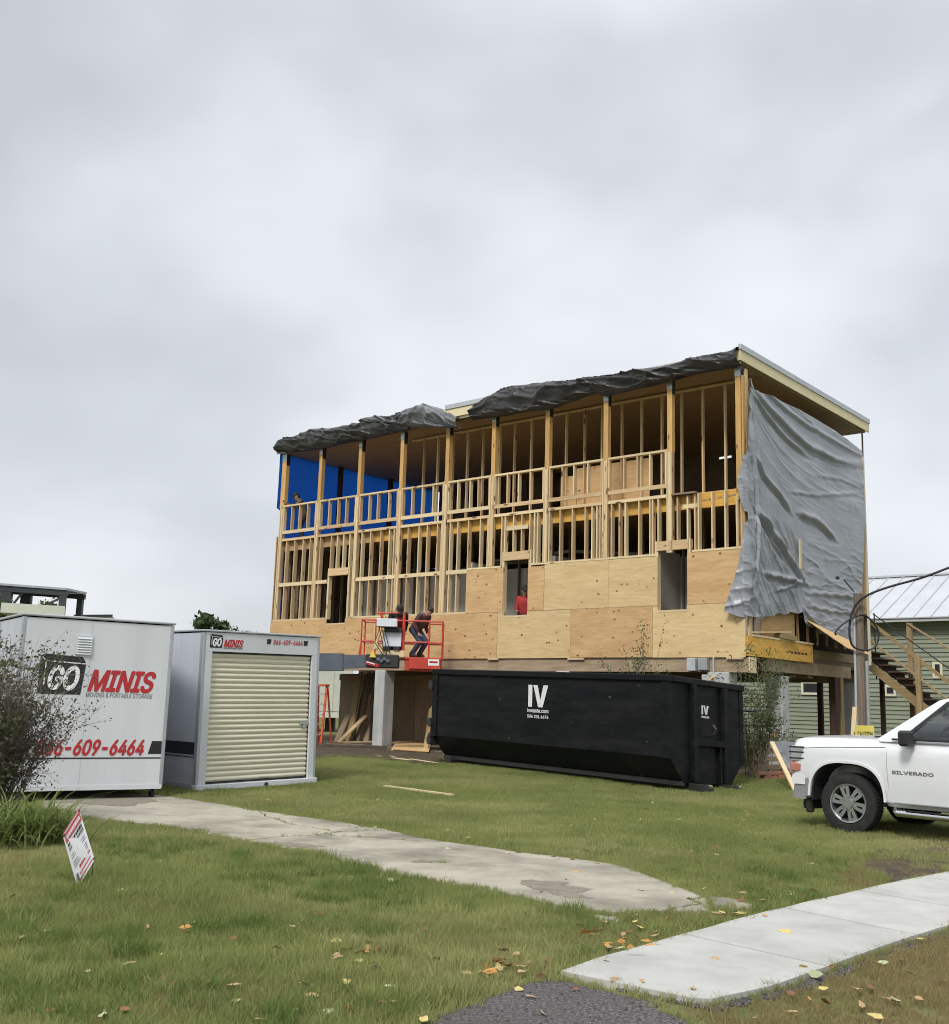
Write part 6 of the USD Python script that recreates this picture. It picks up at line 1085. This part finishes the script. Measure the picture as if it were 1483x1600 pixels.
# ------------------------------------------------------------------ yard sign
A0, B0 = gnd(130, 1384), None
Ys = 9.25; c = [aty(123.5, 1264, Ys + .17), aty(148, 1343, Ys + .14), aty(122, 1387, Ys - .1), aty(98.5, 1304, Ys - .12)]      # top right, bottom right, bottom left, top left
sg = thing('yard_sign', 'small tilted red and white yard sign stuck in the lawn', 'sign', (0, 0, 0))
tl, tr_, br, bl = c[3], c[0], c[1], c[2]; nrm = np.cross(tr_ - tl, bl - tl); nrm /= np.linalg.norm(nrm); nrm = nrm if nrm[1] < 0 else -nrm
def S(u, v, o=0.0): return (tl * (1 - u) + tr_ * u) * (1 - v) + (bl * (1 - u) + br * u) * v + nrm * o
def quad(u0, u1, v0, v1, o0, o1): return tri([S(u0, v1, o0), S(u1, v1, o0), S(u1, v0, o0), S(u0, v0, o0), S(u0, v1, o1), S(u1, v1, o1), S(u1, v0, o1), S(u0, v0, o1)], [[4,5,6,7],[3,2,1,0],[0,1,5,4],[1,2,6,5],[2,3,7,6],[3,0,4,7]])
obj('panel', quad(0, 1, 0, 1, -.005, 0), 'sign_white', sg); obj('red_band', quad(.04, .97, .03, .20, .0005, .0015), 'sign_red', sg); obj('edge', quad(0, 1, -.004, .008, -.004, .001), 'sign_red', sg)
def sline(v0, v1, u0, u1, n, m, seed, o=.0006):
    r = np.random.default_rng(seed); u = u0; ms = []
    while u < u1 - .02:
        w = min(r.uniform(.03, .07) * n, u1 - u); ms.append(quad(u, u + w * .75, v0, v1, o, o + .001)); u += w
    obj('print_line', cat(ms), m, sg)
def stext(s, v0, v1, u0, u1, m, o=.0006):
    t_ = meshkit.text_mesh(s, 1.0, .001, True); v = t_.vertices.copy(); v[:, 0] -= v[:, 0].min(); v[:, 0] /= v[:, 0].max(); v[:, 1] = np.clip(v[:, 1], -.3, 1.1)
    obj('lettering', trimesh.Trimesh(np.array([S(u0 + (u1 - u0) * q_[0], v1 + (v0 - v1) * q_[1], o + q_[2]) for q_ in v]), t_.faces[:, ::-1] if np.dot(np.cross(tr_ - tl, tl - bl), nrm) < 0 else t_.faces, process=False), m, sg)
sline(.085, .145, .10, .92, 1.3, 'sign_white', 21, .0018); sline(.235, .29, .08, .93, 1.5, 'decal_black', 22); sline(.315, .365, .08, .93, 1.5, 'decal_grey', 23)
for k, v in enumerate((.45, .50, .58, .625, .67)): sline(v, v + .016, .10, .9, 1, 'decal_grey', k)
sline(.74, .79, .30, .92, 1.6, 'decal_red', 9); sline(.85, .875, .25, .9, 1, 'decal_red', 10); sline(.93, .955, .12, .93, 1, 'decal_red', 11); obj('logo_mark', quad(.07, .17, .80, .92, .0006, .0016), 'decal_grey', sg)
for u, v in ((.03, .03), (.97, .03), (.03, .97), (.97, .97)): obj('grommet', quad(u - .03, u + .03, v - .02, v + .02, -.006, .003), 'decal_black', sg)
for u in (.06, .94):
    a = S(u, 1.0, -.008); b = a + np.array([.012, 0, 0]); b[2] = -.05; obj('wire_leg', tube([S(u, .05, -.008), a, b], .0035, 6), 'steel_black', sg)
# ------------------------------------------------------------------ plants and leaves
def leaves(centres, size, seed, flat=.3, aspect=.55):
    r = np.random.default_rng(seed); C = np.asarray(centres, float); n = len(C); a = r.normal(size=(n, 3)); a /= np.linalg.norm(a, axis=1, keepdims=True); b = r.normal(size=(n, 3)); b -= a * (a * b).sum(1, keepdims=True); b /= np.linalg.norm(b, axis=1, keepdims=True)
    s = size * r.uniform(.6, 1.4, (n, 1)); nn_ = np.cross(a, b) * s * .15
    V = np.stack([C - a * s, C + b * s * aspect + nn_, C + a * s, C - b * s * aspect + nn_], 1).reshape(-1, 3); F = np.arange(n)[:, None] * 4
    return trimesh.Trimesh(V, np.vstack([F + [0, 1, 2], F + [0, 2, 3]]), process=False)
def twigs(base, n, length, spread, seed, r0=.012, lean=(0, 0), sub=4, bias=None):
    """Stems fanning up from base with side twigs: (mesh, leaf points)."""
    r = np.random.default_rng(seed); ms, pts = [], []
    for i in range(n):
        a = r.uniform(0, 2 * PI); tl_ = abs(r.normal(0, spread)); d = np.array([math.cos(a) * math.sin(tl_) + lean[0], math.sin(a) * math.sin(tl_) + lean[1], math.cos(tl_)]); d /= np.linalg.norm(d); L_ = length * r.uniform(.6, 1.1); p = base + np.array([r.normal(0, .1), r.normal(0, .1), 0]); path_ = [p.copy()]
        for k in range(6): d = d + r.normal(0, .10, 3) + np.array([0, 0, -.02]); d /= np.linalg.norm(d); p = p + d * L_ / 6; path_.append(p.copy())
        path_ = np.array(path_); ms.append(tube(path_, np.linspace(r0, r0 * .3, 7), 4, False))
        for k in range(sub):
            t_ = r.uniform(.3, 1.0) * 5.99; i0 = int(t_); o = path_[i0] + (path_[i0 + 1] - path_[i0]) * (t_ - i0); e = d + r.normal(0, .55, 3); e /= np.linalg.norm(e); l_ = L_ * r.uniform(.12, .32); q_ = np.array([o, o + e * l_ * .5 + r.normal(0, .02, 3), o + e * l_]); ms.append(tube(q_, [r0 * .4, r0 * .3, r0 * .18], 3, False))
            for m_ in range(5): pts.append(q_[1] + (q_[2] - q_[1]) * r.uniform(-.6, 1.1) + r.normal(0, .025, 3))
        for m_ in range(4): pts.append(path_[r.integers(3, 7)] + r.normal(0, .04, 3))
    return cat(ms), np.array(pts)
b = aty(-12, 1262, 13.2); b[2] = 0; sh = thing('shrub', 'open purplish shrub with thin twigs in front of the left container', 'shrub', b)
m1, p1 = twigs(np.zeros(3), 80, 1.9, .24, 5, .008, (.07, -.03), 13); obj('branches', m1, 'twig', sh); obj('foliage', leaves(np.vstack([p1, p1 + rng.normal(0, .04, p1.shape)]), .019, 3, aspect=.5), 'leaf_purple', sh)
m2, p2 = twigs(np.array([-.15, 0, 0]), 22, 1.95, .22, 8, .012, (.02, 0), 9); obj('branches', m2, 'twig', sh); obj('foliage', leaves(np.vstack([p2, p2 + rng.normal(0, .05, p2.shape), p2 + rng.normal(0, .06, p2.shape)]), .03, 4), 'leaf_olive', sh)
r = np.random.default_rng(4); fl = p2[r.integers(0, len(p2), 2)]; obj('flower', leaves(np.repeat(fl, 6, 0) + r.normal(0, .012, (12, 3)), .02, 9), 'decal_red', sh)
# strap-leaved clump below it
def straps(n, rad, l0, l1, w, seed):
    r = np.random.default_rng(seed); V, Fc = [], []
    for i in range(n):
        a = r.uniform(0, 2 * PI); o = np.array([r.normal(0, rad), r.normal(0, rad * .6), 0]); L_ = r.uniform(l0, l1); el = r.uniform(.75, 1.45); d = np.array([math.cos(a) * math.cos(el), math.sin(a) * math.cos(el), math.sin(el)]); sd = np.array([-math.sin(a), math.cos(a), 0]); p = o.copy(); k0 = len(V)
        for k in range(7):
            t_ = k / 6; ww = w * (1 - t_ ** 2) * r.uniform(.9, 1.1) + .001; V += [p - sd * ww, p + sd * ww]; p = p + d * L_ / 6; d = d + np.array([0, 0, -.20 - .12 * t_]) + np.array([math.cos(a), math.sin(a), 0]) * .09; d /= np.linalg.norm(d)
        Fc += [[k0 + 2 * k, k0 + 2 * k + 1, k0 + 2 * k + 3, k0 + 2 * k + 2] for k in range(6)]
    return tri(np.array(V), Fc)
for i, (px_, py, Y, n_, l0, l1, lab) in enumerate(((40, 1300, 11.6, 330, .45, .85, 'large clump of long strap shaped green leaves below the shrub'), (-25, 1308, 11.2, 200, .45, .8, 'strap leaved clump cut off by the left edge of the picture'), (82, 1284, 12.6, 110, .3, .55, 'smaller strap leaved clump between the large one and the path'))):
    c_ = aty(px_, py, Y); c_[2] = 0; cl = thing('strap_leaf_plant', lab, 'plant', c_); obj('leaves', straps(n_, .22 if i < 2 else .16, l0, l1, .010, 30 + i), 'clump_blade', cl)
# tall weeds by the right end of the dumpster, sapling behind it
for (px_, py, Y, n_, L_, sp, nm, lab, lean, lf, k) in ((1190, 1222, 23.0, 15, 2.6, .06, 'tall_weed', 'tall thin leafy weed growing beside the right end of the dumpster', (0, 0), 'leaf_hedge', 9), (1178, 1222, 23.4, 9, 1.5, .12, 'tall_weed', 'shorter bushy weed at the right rear corner of the dumpster', (0, 0), 'leaf_olive', 9), (1004, 1150, 24.6, 13, 2.75, .13, 'sapling', 'green sapling rising behind the dumpster against the plywood', (-.02, 0), 'leaf_hedge', 7)):
    c_ = aty(px_, py, Y); c_[2] = float(G(c_[0], Y)); w_ = thing(nm, lab, 'plant', c_); m1, p1 = twigs(np.zeros(3), n_, L_, sp, 40 + n_, .010, lean, k); obj('stem', m1, 'twig', w_); q_ = np.vstack([p1] * 4) + np.random.default_rng(2).normal(0, .06, (len(p1) * 4, 3)); obj('foliage', leaves(q_[q_[:, 2] > .1], .030, 6, aspect=.45), lf, w_)
# trees
def tree(label, base, h, cr, seed, lf='leaf_green', n=2600, ls=.16, trunk=.12):
    r = np.random.default_rng(seed); t_ = thing('tree', label, 'tree', base); limbs = [tube([(0, 0, -.1), (r.normal(0, .05), r.normal(0, .05), h * .3), (r.normal(0, .1), 0, h * .62), (r.normal(0, .15), 0, h * .9)], [trunk, trunk * .8, trunk * .5, trunk * .2], 8)]; C = []
    for k in range(11):
        a = r.uniform(0, 2 * PI); z = h * r.uniform(.3, .85); L_ = cr * r.uniform(.5, 1.05) * (1.15 - z / h * .6); e = np.array([math.cos(a) * L_, math.sin(a) * L_, z + L_ * r.uniform(.3, .8)]); limbs.append(tube([(0, 0, z), e * [.5, .5, 1] + [0, 0, (z - e[2]) * .4], e], [trunk * .4, trunk * .28, trunk * .1], 6)); c0 = e
        for j in range(n // 11): f_ = r.normal(0, 1, 3) * cr * .20; C.append(c0 + f_ * [1, 1, .75])
    C = np.array(C); nz_ = meshkit.noise(C * 2.2 / cr * 1.3, seed); C = C[nz_ > .36]
    obj('trunk', cat(limbs), 'bark', t_); obj('crown', leaves(C, ls, seed), lf, t_)
for px_, py, Y, cr, lab, s, n_ in ((330, 955, 55.0, 1.05, 'small dark green tree rising over the roller door container', 3, 2400), (392, 988, 75.0, 1.7, 'distant tree top low between the container and the house', 5, 1500), (64, 936, 34.0, .62, 'bright green bush under the steel canopy', 8, 1300), (8, 950, 28.0, .7, 'pale green bush at the left edge under the canopy', 9, 1300)):
    c_ = aty(px_, py, Y); h_ = c_[2] + .1; c_[2] = .2; tree(lab, c_, h_, cr, s, 'leaf_green' if Y > 50 else 'leaf_hedge', n_, .10 if Y < 40 else .17, .1)

# fallen leaves, one by one
def leaf_mesh(s, seed, curl=.35):
    r = np.random.default_rng(seed); out_ = []; m = 14
    for k in range(m):
        a = 2 * PI * k / m; rad = (1 - .38 * abs(math.sin(a)) ** .6) * (1 + .10 * math.cos(3 * a + seed)) * (1 + .05 * r.normal()); out_.append((rad * math.cos(a), .78 * rad * math.sin(a)))
    V = [(0, 0, .10)] + [(x * .55, y * .55, .07 + .05 * curl * x) for x, y in out_] + [(x, y, .02 + curl * (.35 * y * y + .12 * x * abs(x)) + r.normal(0, .04)) for x, y in out_]
    Fc = [(0, 1 + k, 1 + (k + 1) % m) for k in range(m)] + [f_ for k in range(m) for f_ in ((1 + k, 1 + m + k, 1 + m + (k + 1) % m), (1 + k, 1 + m + (k + 1) % m, 1 + (k + 1) % m))]
    st_ = tube([(-.9, 0, .05), (-1.5, .1, .08)], .035, 4); n0 = len(V); return trimesh.Trimesh(np.vstack([np.array(V), st_.vertices]) * s, np.vstack([np.array(Fc), st_.faces + n0]), process=False)
KIND = dict(yellow=('fallen_yellow', 'yellow fallen leaf lying on the grass'), tan=('fallen_tan', 'tan fallen leaf lying on the grass'), brown=('fallen_brown', 'dark brown fallen leaf lying on the grass'), pale=('fallen_pale', 'pale green fallen leaf lying on the grass'), orange=('fallen_orange', 'orange fallen leaf lying on the grass'))
LEAVES = [(k, x, y) for k, L_ in dict(
    tan=[(137, 1517), (418, 1250), (293, 1446), (330, 1438), (230, 1448), (35, 1463), (457, 1447), (488, 1555), (563, 1488), (575, 1480), (683, 1498), (730, 1520), (750, 1518), (807, 1490), (845, 1525), (828, 1556), (612, 1565), (670, 1595), (367, 1538), (433, 1481), (522, 1504), (1003, 1533), (945, 1440), (975, 1465), (1195, 1430), (1300, 1510), (1340, 1545), (1390, 1560), (1420, 1520), (1180, 1590), (1240, 1580), (405, 1592), (20, 1400), (810, 1332), (900, 1362)],
    yellow=[(525, 1470), (549, 1370), (796, 1508), (780, 1512), (810, 1545), (662, 1592), (370, 1563), (548, 1375), (1128, 1425), (1255, 1510), (970, 1475), (1000, 1448), (925, 1460), (1190, 1390), (1100, 1388), (865, 1338), (1080, 1330), (1010, 1265), (1165, 1268), (930, 1280), (1210, 1372), (1330, 1375), (1120, 1335), (545, 1290)],
    brown=[(178, 1478), (498, 1428), (248, 1405), (43, 1415), (365, 1466), (80, 1578), (784, 1450), (905, 1445), (930, 1452), (855, 1500), (1290, 1565), (900, 1545)],
    pale=[(273, 1338), (335, 1402), (250, 1380), (452, 1357), (472, 1441), (610, 1375), (590, 1512), (715, 1500), (758, 1525), (607, 1540), (463, 1577), (512, 1580), (1150, 1425), (700, 1297), (833, 1265), (892, 1290), (885, 1278), (1240, 1280), (1090, 1345), (1050, 1395), (190, 1390), (1262, 1330), (1395, 1300), (850, 1258), (1060, 1280)],
    orange=[(545, 1574), (985, 1480), (1265, 1560), (895, 1343), (1010, 1470)]).items() for x, y in L_]
r = np.random.default_rng(77)
for k in range(70):
    x, y = r.uniform(20, 1470), 1250 + 340 * r.uniform() ** 1.3; P_ = gnd(x, y)
    if y > 1290 or x > 500: LEAVES.append((['yellow', 'tan', 'pale', 'pale', 'brown', 'tan'][r.integers(0, 6)], x, y))
for cx_, cy_, n_, sp_ in ((965, 1472, 12, 26), (795, 1510, 8, 22), (575, 1482, 7, 24), (1190, 1400, 9, 40), (760, 1520, 6, 18), (300, 1445, 5, 26), (1010, 1445, 7, 30), (1330, 1560, 8, 60), (560, 1290, 5, 40), (880, 1345, 6, 60)):
    for k in range(n_): LEAVES.append((['yellow', 'tan', 'tan', 'pale', 'brown', 'orange'][r.integers(0, 6)], cx_ + r.normal(0, sp_), cy_ + r.normal(0, sp_ * .4)))
for nm, (m_, lab) in KIND.items():
    for v in range(3): p_ = stage.CreateClassPrim(f'/World/_{nm}_leaf_{v}'); usdkit.mesh(stage, f'/World/_{nm}_leaf_{v}/blade', leaf_mesh(1.0, v * 7 + len(nm), .25 + .25 * v), '/World/Looks/' + m_)
for i, (k, x, y) in enumerate(LEAVES):
    P_ = gnd(x, y, .03); on = HARD.contains(Point(P_[0], P_[1]))
    P_ = gnd(x, y, .05) if WALK.contains(Point(P_[0], P_[1])) else gnd(x, y, .025) if on else gnd(x, y, .045)
    if y < 1250: continue
    P_[2] += float(G(P_[0], P_[1])); s_ = r.uniform(.026, .048) if y > 1330 else r.uniform(.03, .05)
    w_ = ('the pale sidewalk' if WALK.contains(Point(P_[0], P_[1])) else 'the concrete path' if on else 'the dry verge below the sidewalk' if VERGE.contains(Point(P_[0], P_[1])) else 'the far lawn near the dumpster' if P_[1] > 13.5 else 'the lawn between path and truck' if (P_[0] > 0.2 and P_[1] > 9) or P_[1] > 11.5 else 'the lawn beside the asphalt' if P_[0] > -.9 and P_[1] < 7.2 else 'the front lawn right of the sign' if P_[1] > 7.5 else 'the nearest lawn at the bottom edge')
    xq = copy_of(f'/World/_{k}_leaf_{r.integers(0, 3)}', 'fallen_leaf', KIND[k][1].replace('the grass', w_), P_, r.uniform(0, 2 * PI), f'{k} leaves fallen on {w_}', 'leaf', s_)
    UsdGeom.Xformable(xq).ClearXformOpOrder(); xx = UsdGeom.Xform(xq); xx.SetXformOpOrder([])
    t_ = rotm(r.uniform(0, 2 * PI), [0, 0, 1]) @ rotm(r.normal(0, .5), [1, 0, 0]) @ np.diag([s_, s_, s_, 1]); t_[:3, 3] = P_
    for a_ in ('xformOp:translate', 'xformOp:rotateZ', 'xformOp:scale'): xq.RemoveProperty(a_)
    xx.AddTransformOp().Set(Gf.Matrix4d(*[float(q_) for q_ in t_.T.ravel()]))
